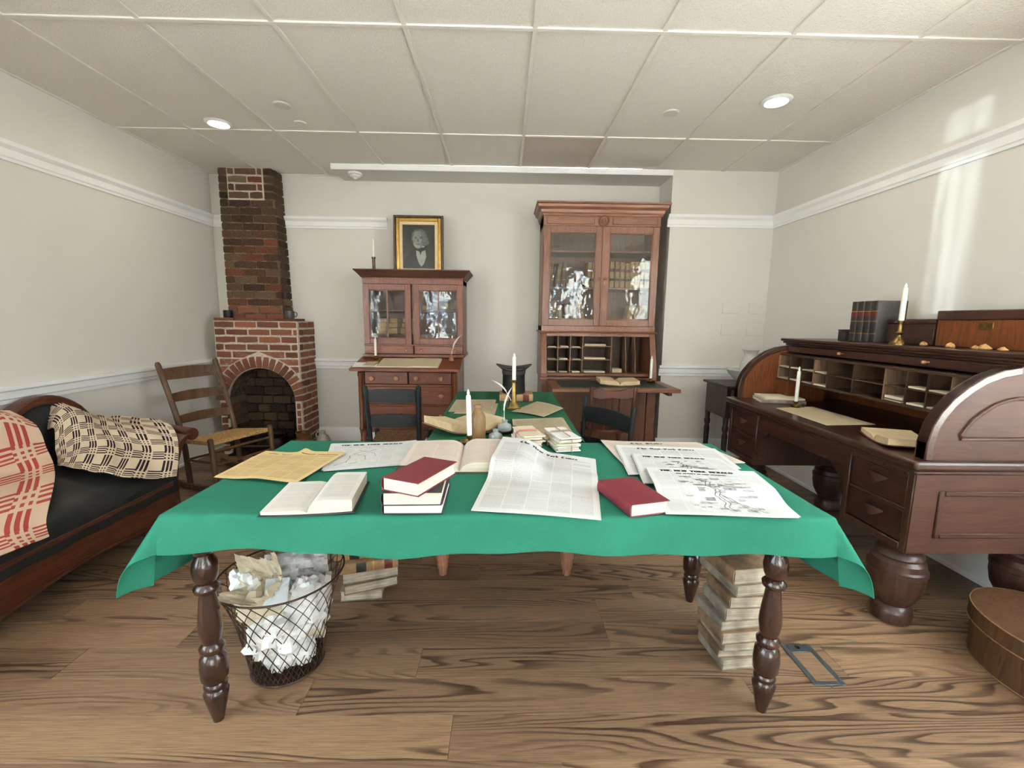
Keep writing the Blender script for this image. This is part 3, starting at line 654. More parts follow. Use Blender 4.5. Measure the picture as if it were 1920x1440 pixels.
for x in (a+.025, b-.025):
    wp(SLm, 'front_column', MB().lathe([(.02,.33),(.024,.335),(.024,.35),(.018,.36),(.02,.58),(.018,.8),(.024,.81),(.024,.84),(.02,.845)], 16, (x, yf-.012, 0)), m_walv)
    for y in (yf+.03, yb-.05): wp(SLm, 'leg', MB().lathe([(.014,0),(.022,.03),(.026,.06),(.018,.07),(.026,.08),(.03,.13),(.024,.2),(.03,.21),(.03,.225),(.026,.235),(.03,.3)], 16, (x, y, 0)), m_walv)
ua, ub, uy = -1.285, -.375, 4.11
wp(SLm, 'upper_base', bx(ua-.012, ub+.012, uy-.02, yb, .956, .985), m_wal, bevel=.004)
wp(SLm, 'upper_case', MB().box(ua, ua+.02, uy+.024, yb, .985, 1.67).box(ub-.02, ub, uy+.024, yb, .985, 1.67).box(ua, ub, yb-.015, yb, .985, 1.67).box(ua, ub, uy+.001, yb, 1.062, 1.074).box(ua, ub, uy, yb, 1.62, 1.67).box(ua+.02, ub-.02, uy+.03, yb-.015, 1.15, 1.165).box(ua+.02, ub-.02, uy+.05, yb-.015, 1.375, 1.39).box(-.843, -.827, uy+.024, uy+.05, 1.074, 1.62), m_walv, bevel=.001)
drawer(SLm, ua+.004, -.836, .988, 1.061, uy, m_wal, [(-1.2, 1.022, .013), (-.90, 1.022, .013)]); drawer(SLm, -.826, ub-.004, .988, 1.061, uy, m_wal, [(-.76, 1.022, .013), (-.45, 1.022, .013)])
glass_door(SLm, ua+.002, -.85, 1.076, 1.618, uy, .052, m_wal, m_walv, m_oldglass, True)
glass_door(SLm, -.828, ub-.002, 1.076, 1.618, uy, .052, m_wal, m_walv, m_oldglass, True)
wp(SLm, 'frieze', MB().box(ua-.004, ub+.004, uy-.012, yb, 1.665, 1.675), m_wal, bevel=.002)
def cornice(root, x0, x1, y0, yb, prof, mat, name='cornice'):   # prof: (outset, z), swept round front and sides
    n = len(prof); vs = []
    for o, z in prof: vs += [(x0-o, yb, z), (x0-o, y0-o, z), (x1+o, y0-o, z), (x1+o, yb, z)]
    fs = [(i*4+k, i*4+k+1, i*4+k+5, i*4+k+4) for i in range(n-1) for k in range(3)]
    fs += [(0, 3, 2, 1), tuple((n-1)*4+k for k in range(4))]+[(i*4+3, i*4, i*4+4, i*4+7) for i in range(n-1)]
    return wp(root, name, MB().add(vs, fs), mat, smooth=25)
cornice(SLm, ua, ub, uy, yb, [(.002,1.675),(.012,1.678),(.02,1.69),(.05,1.725),(.062,1.735),(.062,1.744),(.04,1.746),(-.012,1.745),(-.014,1.69)], m_mahx)

# ---- right secretary bookcase
SR = thing('secretary_bookcase', 'tall oak secretary bookcase with glazed doors, pigeonholes and open flap', 'secretary desk', (.87, 4.25, 0))
a, b, uy, yb = .345, 1.398, 4.11, 4.505
wp(SR, 'upper_case', MB().box(a, a+.022, uy+.024, yb, 1.215, 2.24).box(b-.022, b, uy+.024, yb, 1.215, 2.24).box(a, b, yb-.012, yb, 1.215, 2.24).box(a, b, uy, yb, 1.215, 1.262).box(a, b, uy, yb, 2.152, 2.24).box(a+.022, b-.022, uy+.06, yb-.012, 1.60, 1.618).box(a+.022, b-.022, uy+.06, yb-.012, 1.93, 1.948).box(.876, .892, uy+.024, uy+.05, 1.262, 2.152), m_oakv, bevel=.001)
glass_door(SR, a+.004, .882, 1.264, 2.15, uy, .06, m_oak, m_oakv, m_oldglass, knobx=.862, knobz=1.69)
glass_door(SR, .886, b-.004, 1.264, 2.15, uy, .06, m_oak, m_oakv, m_oldglass, knobx=.912, knobz=1.69, lock=True)
wp(SR, 'door_strip', bx(.876, .892, uy-.009, uy-.001, 1.27, 2.145), m_oakv, bevel=.003)
wp(SR, 'frieze_panel', MB().box(a+.03, .80, uy-.008, uy, 2.165, 2.228).box(.965, b-.03, uy-.008, uy, 2.165, 2.228), m_oak, bevel=.004)
wp(SR, 'rosette', MB().lathe([(.05,0),(.05,-.012),(.042,-.018),(.036,-.012),(.028,-.012),(.024,-.022),(.016,-.02),(.01,-.026),(0,-.027)], 24, (.882, uy, 2.197), axis='y'), m_oak)
cornice(SR, a, b, uy, yb, [(.004,2.236),(.012,2.238),(.012,2.25),(.022,2.262),(.026,2.285),(.05,2.305),(.054,2.325),(.066,2.333),(.066,2.345),(.04,2.347)], m_oak)
cornice(SR, a, b, uy, yb, [(.002,1.196),(.016,1.198),(.02,1.206),(.012,1.214),(.002,1.216)], m_oak, 'waist_moulding')
# sloping pigeonhole section
ends = [(4.0, .775), (yb, .775), (yb, 1.196), (uy+.01, 1.196), (uy-.01, 1.15), (4.0, .82)]
for x0_, x1_ in ((.34, .395), (1.352, 1.405)): wp(SR, 'slant_end', MB().prism(ends, 'x', x0_, x1_), m_oakv, bevel=.003)
wp(SR, 'pilaster_foot', MB().box(.33, .402, 3.985, 4.02, .775, .80).box(.334, .399, 3.988, 4.02, .80, .83), m_oak, bevel=.004)
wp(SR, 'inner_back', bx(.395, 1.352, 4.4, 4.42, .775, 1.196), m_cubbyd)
wp(SR, 'head_rail', bx(.395, 1.352, uy+.005, uy+.03, 1.168, 1.196), m_oak); wp(SR, 'sill_rail', MB().box(.395, 1.352, uy-.03, 4.4, .80, .825).box(.395, 1.352, 4.02, 4.05, .776, .795), m_oak, bevel=.002)
VX = [.403, .508, .624, .739, 1.01, 1.165]
for x in VX[1:5]: wp(SR, 'divider', bx(x-.004, x+.004, uy+.03, 4.4, .825, 1.168), m_cubby)
for x0_, x1_ in zip(VX[:3], VX[1:4]):
    for z in (.94, 1.055): wp(SR, 'cubby_shelf', bx(x0_+.004, x1_-.004, uy+.032, 4.4, z, z+.007), m_cubby)
for z in (.945, 1.07): wp(SR, 'cubby_shelf', bx(.743, 1.006, uy+.032, 4.4, z, z+.007), m_cubby)
for x in (1.165, 1.255): wp(SR, 'curved_divider', MB().prism([(uy+.04, .825), (4.4, .825), (4.4, 1.168), (4.25, 1.168), (4.2, 1.0), (uy+.07, .86)], 'x', x-.004, x+.004), m_cubby)
# flap
fl = wp(SR, 'flap', MB().box(.39, 1.43, 3.49, 4.0, .742, .772), m_oak, bevel=.004)
wp(SR, 'leather_inset', bx(.47, 1.35, 3.56, 3.96, .7721, .7735), m_blot, fl)
for x_ in (.40, 1.37): wp(SR, 'support_slide', bx(x_, x_+.03, 3.6, 4.0, .70, .741), m_oak)
wp(SR, 'base_case', MB().box(.35, .43, 4.0, yb, 0, .775).box(1.325, 1.405, 4.0, yb, 0, .775).box(.35, 1.405, 4.03, 4.05, .08, .70).box(.43, 1.325, 4.0, 4.03, .66, .74).box(.43, 1.325, 4.0, 4.03, 0, .1).box(.85, .90, 4.01, 4.03, .1, .66), m_oakv, bevel=.002)
wp(SR, 'plinth', bx(.335, 1.42, 3.985, yb, 0, .07), m_oak, bevel=.003)

# ---- roll-top desk along the right wall
RT = thing('roll_top_desk', 'large dark mahogany roll-top desk standing open along the right wall', 'desk', (2.03, 2.4, 0))
FX, BXd, N0, N1 = 1.645, 2.425, 1.665, 3.12
top = wp(RT, 'desktop', MB().box(FX-.03, BXd+.01, N0-.03, N1+.03, .742, .78), m_mah, bevel=.012, seg=3)
wp(RT, 'desktop_moulding', bx(FX-.015, BXd, N0-.015, N1+.015, .722, .7415), m_mah, bevel=.006)
def pedestal(y0, y1, lab):
    wp(RT, 'pedestal', MB().box(FX, BXd, y0, y0+.03, .385, .721).box(FX, BXd, y1-.03, y1, .385, .721).box(BXd-.03, BXd, y0+.03, y1-.03, .385, .721).box(FX+.03, BXd-.03, y0+.03, y1-.03, .385, .41).box(FX, FX+.03, y0+.03, y1-.03, .385, .415).box(FX, FX+.03, y0+.03, y1-.03, .70, .721).box(FX+.004, FX+.03, y0+.03, y1-.03, .553, .567), m_mahv, bevel=.003)
    for z0_, z1_ in ((.418, .551), (.569, .698)):
        d = drawer(RT, y0+.034, y1-.034, z0_, z1_, FX+.008, m_mah, axis='x')
        zc = (z0_+z1_)/2; yc = (y0+y1)/2
        h = MB().sheet(lambda u, v: (FX+.006-.030*math.sin(PI*u)*(1-.35*v), yc-.05+.1*u-.0, zc+.026-.03*v*math.sin(PI*u)-.006*v+.012*math.sin(PI*u)*(1-v)), 10, 4, .006)
        wp(RT, 'carved_pull', h, m_mahx, d)
pedestal(N0, 2.02, 'near'); pedestal(2.77, N1, 'far')
wp(RT, 'kneehole_drawer', bx(FX+.01, FX+.03, 2.02, 2.77, .625, .721), m_mah, bevel=.003)
wp(RT, 'kneehole_back', bx(BXd-.03, BXd-.015, 2.02, 2.77, .45, .721), m_mah)
for s_, y in ((1, 2.02), (-1, 2.77)): wp(RT, 'bracket', MB().prism([(y, .625), (y+s_*.11, .625), (y+s_*.08, .60), (y+s_*.03, .565), (y+s_*.012, .50), (y, .44)], 'x', FX+.01, FX+.03), m_mah)
def frame(root, x0, x1, z0, z1, y, w, name='panel_moulding', mat=None):
    wp(root, name, MB().box(x0, x0+w, y-.008, y, z0, z1).box(x1-w, x1, y-.008, y, z0, z1).box(x0+w, x1-w, y-.008, y, z0, z0+w).box(x0+w, x1-w, y-.008, y, z1-w, z1), mat or m_mahx, bevel=.004)
wp(RT, 'end_panel', bx(FX+.002, BXd, N0-.006, N0-.0005, .386, .721), m_mahx, bevel=.001); frame(RT, FX+.10, BXd-.1, .455, .655, N0-.006, .022)
FEET = [(.05,0),(.075,.012),(.078,.05),(.07,.075),(.058,.085),(.07,.10),(.095,.15),(.104,.2),(.104,.235),(.108,.24),(.108,.258),(.10,.265),(.098,.29),(.085,.305),(.09,.315),(.085,.33),(.07,.345),(.08,.385)]
for x, y in ((1.755, 1.80), (2.33, 1.80), (1.755, 2.98), (2.33, 2.98)): wp(RT, 'leg', MB().lathe(FEET, 28, (x, y, 0)), m_mahv)
CURV = [(1.668, .78), (1.668, .85), (1.682, .92), (1.708, .975), (1.75, 1.03), (1.8, 1.075), (1.86, 1.115), (1.93, 1.142), (2.0, 1.155), (BXd, 1.157)]
def inset(c, d): # offset curve inward
    out = []
    for i, p in enumerate(c):
        q0, q1 = c[max(i-1, 0)], c[min(i+1, len(c)-1)]; tx, tz = q1[0]-q0[0], q1[1]-q0[1]; L = math.hypot(tx, tz); out.append((p[0]+tz/L*d, p[1]-tx/L*d))
    return out
for y0_, y1_, fc in ((N0, N0+.035, N0), (N1-.035, N1, N1)):
    wp(RT, 'curved_end', MB().prism(CURV+[(BXd, .78)], 'y', y0_, y1_), m_mahx if fc == N0 else m_mahi)
    ins = inset(CURV, .03); band = CURV[:-1]+ins[:-1][::-1]
    wp(RT, 'curved_rim', MB().prism(band, 'y', y0_-.008, y1_+.008), m_mah, bevel=.003)
ic = [p for p in inset(CURV, .125) if p[1] > .87][:-1]+[(BXd-.08, 1.03)]
wp(RT, 'arched_moulding', MB().tube([(ic[0][0], N0-.002, .868)]+[(p[0], N0-.002, p[1]) for p in ic]+[(BXd-.08, N0-.002, .868)], .008, 8, True), m_mahx)
wp(RT, 'top_board', MB().box(1.985, BXd+.015, N0-.035, N1+.035, 1.186, 1.206).box(1.995, BXd+.01, N0-.022, N1+.022, 1.172, 1.186).box(2.008, BXd+.005, N0-.01, N1+.01, 1.157, 1.172), m_mah, bevel=.005, seg=2)
wp(RT, 'tambour_rail', MB().box(2.0, 2.03, N0+.036, N1-.036, 1.112, 1.156), m_mah, bevel=.004)
for y in (2.573, 2.04): knob(None, RT, 2.0, y, 1.137, .009, axis='x', mat=m_knob, name='tambour_knob')
wp(RT, 'back_board', bx(BXd-.02, BXd, N0+.035, N1-.035, .78, 1.157), m_mahi)
CY = [3.075, 2.955, 2.835, 2.72, 2.60, 2.405, 2.2, 2.075, 1.97, 1.86, 1.75]
cx0, cx1 = 1.935, 2.2
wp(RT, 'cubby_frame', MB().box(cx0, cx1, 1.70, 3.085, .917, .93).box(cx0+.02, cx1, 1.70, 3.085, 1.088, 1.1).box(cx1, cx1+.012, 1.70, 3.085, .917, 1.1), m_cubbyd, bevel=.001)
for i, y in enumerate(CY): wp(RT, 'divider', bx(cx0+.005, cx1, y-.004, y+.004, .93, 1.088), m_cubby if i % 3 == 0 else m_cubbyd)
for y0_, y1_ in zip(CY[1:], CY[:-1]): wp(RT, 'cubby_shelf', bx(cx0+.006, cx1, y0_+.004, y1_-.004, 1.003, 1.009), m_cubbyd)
for y0_, y1_ in ((2.955, 3.075), (1.75, 1.86)): wp(RT, 'cubby_leg', bx(cx0+.01, cx1, y0_, y1_, .781, .917), m_mahi)

# ---- washstand, bowl and pitcher
WS = thing('washstand', 'small dark two-drawer stand behind the far end of the desk', 'washstand', (2.09, 3.84, 0))
wp(WS, 'top', bx(1.865, 2.31, 3.62, 4.07, .765, .785), m_wash, bevel=.004)
wp(WS, 'case', MB().box(1.89, 2.285, 3.66, 4.04, .5, .765), m_wash, bevel=.003)
for z0_, z1_ in ((.64, .745), (.52, .625)):
    d = wp(WS, 'drawer', bx(1.925, 2.25, 3.648, 3.66, z0_, z1_), m_wash, bevel=.003); knob(d, WS, 2.0, 3.648, (z0_+z1_)/2, .017, mat=m_iron)
for x in (1.91, 2.265):
    for y in (3.68, 4.02): wp(WS, 'leg', MB().lathe([(.014,0),(.02,.1),(.024,.34),(.018,.37),(.026,.39),(.026,.42),(.02,.43),(.024,.5)], 14, (x, y, 0)), m_wash)
tag(part('wash_bowl', MB().lathe([(.05,0),(.055,.012),(.09,.03),(.135,.075),(.155,.11),(.165,.115),(.16,.12),(.148,.112),(.125,.078),(.08,.036),(0,.03)], 32), m_china, loc=(2.135, 3.84, .7855)), 'wide white china bowl on the small dark washstand', 'bowl')
pt = thing('water_pitcher', 'white china pitcher standing in the wash bowl', 'pitcher', (2.165, 3.84, .8165))
part('body', MB().lathe([(.05,0),(.055,.01),(.075,.05),(.082,.09),(.075,.14),(.055,.19),(.048,.215),(.056,.245),(.07,.26),(.066,.262),(.045,.22),(.05,.19),(.07,.13),(.074,.08),(0,.03)], 28), m_china, pt)
part('handle', MB().tube([(.06,.0,.22),(.1,.0,.23),(.125,.0,.19),(.12,.0,.13),(.085,.0,.09)], .009, 8), m_china, pt)

# ---- sofa against the left wall
SO = thing('victorian_sofa', 'black leather sofa with carved wooden frame along the left wall', 'sofa', (-2.4, 2.0, 0))
def sofa_seat(u, v):
    u = 1-u; y = 1.1+1.53*u; x = -2.64+.68*v
    z = .455-.045*v+.028*math.sin(PI*min(1, v*1.02))**.6*1.0-.004*math.sin(u*40)
    if v > .86: k = (v-.86)/.14; x = -2.64+.68*.86+.075*math.sin(k*PI/2); z -= .13*k*k
    return (x, y, z-.02)
wp(SO, 'seat', MB().sheet(sofa_seat, 30, 22, .1), m_lea, smooth=70)
wp(SO, 'seat_welt', MB().tube([(-2.02+.002*math.sin(k), 1.1+1.53*k/30, .337) for k in range(31)], .007, 6), m_lea)
def railz(y): return .13-.03*math.sin((y-1.1)*5.2)-.025*max(0, math.sin((y-1.2)*2.2))
ry = [1.1+1.5*k/30 for k in range(31)]
wp(SO, 'front_rail', MB().prism([(y, .325) for y in ry]+[(y, railz(y)) for y in ry][::-1], 'x', -2.06, -1.985), m_sofaw, bevel=.006)
wp(SO, 'rail_bead', MB().tube([(-1.982, y, railz(y)+.018) for y in ry], .009, 6), m_sofaw)
def backz(y):
    def bump(c): d = abs(y-c)/.33; return max(0, math.cos(min(1, d)*PI/2))**.8 if d < 1 else 0
    return .60+.235*max(bump(2.62), bump(1.45))-.05*max(0, y-2.85)/.15
by = [1.05+1.95*k/48 for k in range(49)]
wp(SO, 'back_frame', MB().prism([(y, backz(y)) for y in by]+[(y, backz(y)-.055) for y in by][::-1], 'x', -2.79, -2.70), m_sofaw, bevel=.012, seg=2)
wp(SO, 'back_panel', MB().prism([(y, backz(y)-.045) for y in by]+[(3.0, .25), (1.05, .25)], 'x', -2.775, -2.73), m_lea)
def bc(u, v):
    y = 1.1+1.86*u; zt = backz(y)-.055; z = .36+(zt-.36)*v
    return (-2.725+.07*math.sin(PI*min(1, v*1.0))**.5*(math.sin(PI*u)**.3)-.02*v+.04*(1-v), y, z)
wp(SO, 'back_cushion', MB().sheet(lambda u, v: bc(1-u, v), 44, 14), m_lea, smooth=70)
AP = [(0, .12), (.0, .3), (.015, .4), (.06, .49), (.12, .54), (.165, .555)]
def armp(q, off):
    out = []
    for x, sh in ((-2.72, .30), (-2.02, 0.0)):
        out.append((x, 2.62+sh+q[0]+off, q[1]))
    return out
am = MB(); vs = []; 
for q in AP: vs += armp(q, 0)+armp(q, .065)
fs = []
for i in range(len(AP)-1):
    j, k = i*4, i*4+4
    fs += [(j, j+1, k+1, k), (j+3, j+2, k+2, k+3), (j+1, j+3, k+3, k+1), (j+2, j, k, k+2)]
fs += [(1, 0, 2, 3), (len(AP)*4-4, len(AP)*4-3, len(AP)*4-1, len(AP)*4-2)]
am.add(vs, fs); wp(SO, 'arm', am, m_sofaw, bevel=.004)
e0, e1 = armp((.20, .55), .02); wp(SO, 'arm_scroll', MB().tube([e0, e1], .04, 16), m_sofaw)
for x, y, z1_ in ((-2.02, 2.60, .2), (-2.72, 2.86, .25), (-2.02, 1.15, .15), (-2.72, 1.12, .25)): wp(SO, 'leg', MB().lathe([(.02,0),(.026,.02),(.03,.06),(.045,.12),(.04,z1_)], 14, (x, y, 0)), m_sofaw)
# coverlets
def catmull(P, t):
    n = len(P)-1; f = min(t*n, n-1e-6); i = int(f); s = f-i
    p = [P[max(0, min(n, i+k))] for k in (-1, 0, 1, 2)]
    return .5*((2*p[1])+(p[2]-p[0])*s+(2*p[0]-5*p[1]+4*p[2]-p[3])*s*s+(3*p[1]-p[0]-3*p[2]+p[3])*s**3)
def drape(rows, wr=.006, fq=14):
    rows = [[Vector(p) for p in r] for r in rows]
    def fn(u, v):
        p = catmull([catmull(r, u) for r in rows], v)
        w = math.sin(u*fq+3*v)*math.sin(v*fq*.7+2*u)+.5*math.sin(u*fq*2.3-v*9)
        return p+Vector((.5, -.5, .7))*w*wr
    return fn
R1 = [[(-2.71,2.60,.62),(-2.72,2.70,.775),(-2.70,2.90,.645),(-2.5,2.96,.63),(-2.25,2.88,.635)],
      [(-2.60,2.545,.655),(-2.60,2.66,.735),(-2.58,2.82,.66),(-2.40,2.82,.615),(-2.13,2.82,.60)],
      [(-2.575,2.515,.56),(-2.50,2.58,.63),(-2.42,2.66,.62),(-2.27,2.70,.585),(-2.06,2.76,.545)],
      [(-2.55,2.50,.50),(-2.42,2.49,.55),(-2.28,2.53,.545),(-2.14,2.58,.51),(-1.99,2.66,.47)],
      [(-2.51,2.455,.465),(-2.33,2.345,.49),(-2.14,2.30,.48),(-2.01,2.33,.44),(-1.925,2.54,.37)]]
tag(part('woven_coverlet', MB().sheet(drape(R1, .010, 13), 70, 70, .006, (.95, .78)), m_cov1, smooth=80), 'cream and dark brown checked coverlet rumpled over the far arm of the sofa', 'blanket')
R2 = [[(-2.70,1.75,.66),(-2.70,2.0,.68),(-2.70,2.24,.80),(-2.68,2.40,.785)],
      [(-2.62,1.75,.65),(-2.62,2.0,.67),(-2.63,2.26,.775),(-2.60,2.45,.69)],
      [(-2.60,1.72,.53),(-2.59,2.0,.54),(-2.585,2.25,.56),(-2.575,2.46,.565)],
      [(-2.52,1.65,.475),(-2.52,1.95,.478),(-2.50,2.2,.48),(-2.47,2.39,.48)],
      [(-2.30,1.5,.487),(-2.28,1.75,.487),(-2.25,1.95,.487),(-2.2,2.12,.487)],
      [(-2.0,1.3,.46),(-2.0,1.5,.46),(-1.98,1.65,.455),(-1.945,1.82,.44)],
      [(-1.92,1.25,.40),(-1.92,1.45,.40),(-1.91,1.62,.395),(-1.905,1.78,.385)]]
tag(part('woven_coverlet', MB().sheet(drape(R2, .003, 9), 40, 70, .008, (.75, 1.15)), m_cov2, smooth=80), 'red and cream patterned coverlet over the back and seat at the left edge', 'blanket')

# ---- chairs
def ladder_chair(name, label, loc, rz, mat, seatm, w=.38, d=.37, zs=.41, top=.83, slats=((.76,.07),(.62,.06)), lean=.07, rocker=False, tilt=0., crest=False, slat_mat=None, pr=.017):
    c = thing(name, label, 'chair', loc, group=None, rot=(tilt, 0, rz)); hw, hd = w/2, d/2; zb = .05 if rocker else 0.0
    def bpos(z): # back posts lean backwards (local -y is the back)
        return -hd-(lean*((z-zs)/(top-zs))**1.3 if z > zs else 0)
    for s in (-1, 1):
        zz = [zb+(top-zb)*k/10 for k in range(11)]
        part('back_post', MB().tube([(s*(hw-.01+ (.012*(z-zs)/(top-zs) if z > zs else 0)), bpos(z), z) for z in zz]+[(s*(hw+.003), bpos(top)-.002, top+.018)], [pr]*11+[pr*.55], 10), mat, c)
        part('front_leg', MB().lathe([(.012,zb),(.016,zb+.06),(.019,.25),(.019,zs+.005),(.021,zs+.022),(.012,zs+.034),(0,zs+.036)], 12, (s*(hw+.025), hd, 0)), mat, c)
        for z in (.2, .3) if not rocker else (.24,): part('stretcher', MB().tube([(s*(hw-.008), -hd, z), (s*(hw+.025), hd, z)], .009, 8), mat, c)
        if rocker:
            pts = [(s*(hw+.008), y, .012+.30*(y/1.0)**2+.02*max(0, -y-.3)) for y in [(-.46+.82*k/16) for k in range(17)]]
            mb = MB(); poly = [(p[1], p[2]+.045) for p in pts]+[(p[1], p[2]) for p in pts][::-1]
            mb.prism(poly, 'x', s*(hw+.008)-.012, s*(hw+.008)+.012); part('rocker', mb, mat, c, bevel=.004)
    for z in (.22, .32): part('stretcher', MB().tube([(-hw-.02, hd, z), (hw+.02, hd, z)], .010, 8), mat, c)
    part('stretcher', MB().tube([(-hw, -hd, .24), (hw, -hd, .24)], .009, 8), mat, c)
    def seat(u, v):
        hwv = (hw-.012)*(1-v)+(hw+.022)*v; x = (2*u-1)*hwv
        return (x, -hd+.0+(d)*v, zs+.012-.012*math.sin(PI*u)*math.sin(PI*v)+.0015*math.sin(60*max(abs(2*u-1), abs(2*v-1))))
    part('seat', MB().sheet(seat, 24, 24, .028), seatm, c, smooth=60)
    for z, h in slats:
        def sl_(u, v):
            zc = z+(v-.5)*h*(1-.0*u)+(.012*math.sin(PI*u)*(v) if True else 0)
            return ((2*u-1)*(hw-.006), bpos(z)-.028*math.sin(PI*u)+.0, zc)
        part('slat', MB().sheet(sl_, 14, 4, .011), slat_mat or mat, c, smooth=60)
    return c
ladder_chair('ladder_back_chair', 'black ladder-back chair with its back to us before the smaller secretary', (-.795, 3.32, 0), .06, m_blackw, m_rushd, w=.365, zs=.40, top=.83, slats=((.77,.085),(.585,.085)), pr=.019)
ladder_chair('ladder_back_chair', 'black ladder-back chair turned sideways at the right of the narrow table', (.50, 2.70, 0), 2.10, m_blackw, m_rushd, w=.44, d=.36, zs=.40, top=.78, slats=((.68,.10),(.50,.045)), lean=.03, pr=.015)
bc_ = thing('cane_seat_chair', 'red-brown chair with shaped crest rail and round woven seat at the flap', 'chair', (.86, 3.62, 0))
for s in (-1, 1):
    part('back_post', MB().tube([(s*.165, -.17, 0), (s*.165, -.17, .43), (s*.168, -.19, .6), (s*.172, -.225, .79), (s*.172, -.228, .805)], [.014,.017,.016,.015,.008], 10), m_brchair, bc_)
    part('front_leg', MB().lathe([(.011,0),(.016,.1),(.019,.3),(.015,.4),(.018,.43)], 12, (s*.16, .17, 0)), m_brchair, bc_)
    part('stretcher', MB().tube([(s*.163, -.16, .2), (s*.16, .17, .2)], .009, 8), m_brchair, bc_)
part('stretcher', MB().tube([(-.16, .17, .24), (.16, .17, .24)], .01, 8), m_brchair, bc_)
cr = [(-.165,.72),(-.165,.77),(-.13,.795),(-.10,.79),(-.06,.772),(0,.765),(.06,.772),(.10,.79),(.13,.795),(.165,.77),(.165,.72),(.1,.70),(0,.715),(-.1,.70)]
part('crest_rail', MB().prism(cr, 'y', -.222, -.206), m_brchair, bc_, bevel=.003)
for x in (-.055, 0, .055): part('spindle', MB().tube([(x, -.175, .45), (x, -.212, .715)], .008, 8), m_brchair, bc_)
part('seat_frame', MB().lathe([(.15,.415),(.19,.415),(.195,.43),(.19,.445),(.15,.445)], 32, sy=.95), m_brchair, bc_)
part('woven_seat', MB().lathe([(0,.436),(.1,.437),(.152,.443)], 32, sy=.95), m_rushd, bc_)
ladder_chair('rocking_chair', 'brown ladder-back rocking chair with woven rush seat before the fireplace', (-2.14, 3.41, 0), -PI/2-.42, m_rock, m_rush, w=.43, d=.37, zs=.385, top=.98, slats=((.90,.085),(.72,.065),(.55,.06)), lean=.15, rocker=True, tilt=.10, pr=.02)
# ================================================================== small things
TZ = .7495      # top of the front cloth
TZ2 = .745      # top of the rear cloth
# ---- candles
def candle(x, y, z, h, label, r=.011, lean=(0, 0)):
    c = thing('candle', label, 'candle', (x, y, z), rot=(lean[0], lean[1], 0), group='white taper candles')
    part('taper', MB().lathe([(r*.95, 0), (r, .01), (r*.97, h*.82), (r*.8, h*.86), (r*.35, h*.868), (0, h*.87)], 16), m_wax, c)
    part('flame_tip', MB().lathe([(r*.25, h*.866), (r*.55, h*.885), (r*.6, h*.905), (r*.35, h*.95), (r*.1, h*.985), (0, h)], 12), m_flame, c)
    return c
def stick(x, y, z, h, rb, label, mat, kind='tall', drip=True):
    s = thing('candlestick', label, 'candlestick', (x, y, z))
    if kind == 'low':
        part('saucer', MB().lathe([(rb*.7, 0), (rb*.8, .003), (rb, .012), (rb*1.02, .016), (rb*.95, .015), (rb*.75, .006), (0, .006)], 28), mat, s)
        part('stem', MB().lathe([(rb*.3, .0062), (rb*.16, .012), (rb*.13, h*.5), (rb*.2, h*.6), (.013, h*.7), (.015, h), (.012, h)], 20), mat, s)
        part('finger_ring', MB().tube([(rb+.012+.012*math.cos(a), .012*math.sin(a)*0, .013+.012*math.sin(a)) for a in [2*PI*k/14 for k in range(14)]], .002, 6, True), mat, s)
    else:
        part('foot', MB().lathe([(rb, 0), (rb, .006), (rb*.92, .012), (rb*.6, .022), (rb*.42, .034), (rb*.3, .04)], 24), mat, s)
        part('stem', MB().lathe([(rb*.3, .0395), (rb*.24, h*.4), (rb*.34, h*.46), (rb*.5, h*.5), (rb*.34, h*.54), (rb*.24, h*.62), (.011, h*.8), (.013, h*.9), (.016, h*.97), (.0165, h), (.012, h)] if kind == 'tall' else [(rb*.5, .0395), (.015, .05), (.0135, h*.5), (.0135, h*.88), (.017, h*.93), (.019, h), (.012, h)], 20), mat, s)
    return s
stick(-.151, 1.952, TZ, .042, .044, 'low brass chamberstick behind the large open book', m_brass, 'low'); candle(-.151, 1.952, TZ+.0425, .213, 'tall white candle in the low brass chamberstick on the front table', .0115, (-.02, -.03))
bs = thing('candlestick', 'tall brass candlestick with square foot on the narrow table', 'candlestick', (.067, 2.80, TZ2))
part('square_foot', bx(-.045, .045, -.045, .045, 0, .012), m_brass, bs, bevel=.003); part('step', MB().lathe([(.042,.0122),(.04,.02),(.03,.03),(.026,.036)], 24), m_brass, bs)
part('column', MB().lathe([(.026,.0362),(.017,.05),(.015,.17),(.019,.175),(.02,.187),(.012,.187)], 20), m_brass, bs)
candle(.067, 2.80, TZ2+.1872, .172, 'white candle in the tall brass candlestick before the top hat', .0125)
stick(-1.215, 4.25, 1.6905, .18, .034, 'slim dark metal candlestick on top of the smaller secretary', m_pewter, 'plain'); candle(-1.215, 4.25, 1.8708, .165, 'white candle on top of the smaller secretary beside the portrait', .0105)
def lidz(y): return .885+(y-3.765)*sl2
sl2 = (.955-.885)/(4.12-3.765)
stick(-1.165, 4.045, lidz(4.02)+.003, .035, .03, 'low brass candle holder on the sloping lid of the smaller secretary', m_brass, 'low'); candle(-1.165, 4.045, lidz(4.02)+.0385, .175, 'white candle standing on the sloping lid of the smaller secretary', .0115)
stick(1.305, 3.87, .774, .04, .038, 'low brass candle holder on the flap of the tall bookcase', m_brass, 'low'); candle(1.305, 3.87, .8145, .20, 'white candle on the flap of the tall secretary bookcase', .0115)
stick(1.86, 2.735, .7805, .04, .035, 'low brass candle holder on the desktop of the roll-top desk', m_brass, 'low'); candle(1.86, 2.735, .821, .225, 'white candle on the desktop below the pigeonholes', .011)
stick(2.075, 2.30, 1.2065, .125, .038, 'turned brass candlestick on top of the roll-top desk', m_brass, 'tall'); candle(2.075, 2.30, 1.332, .195, 'white candle on top of the roll-top desk beside the law books', .0125)

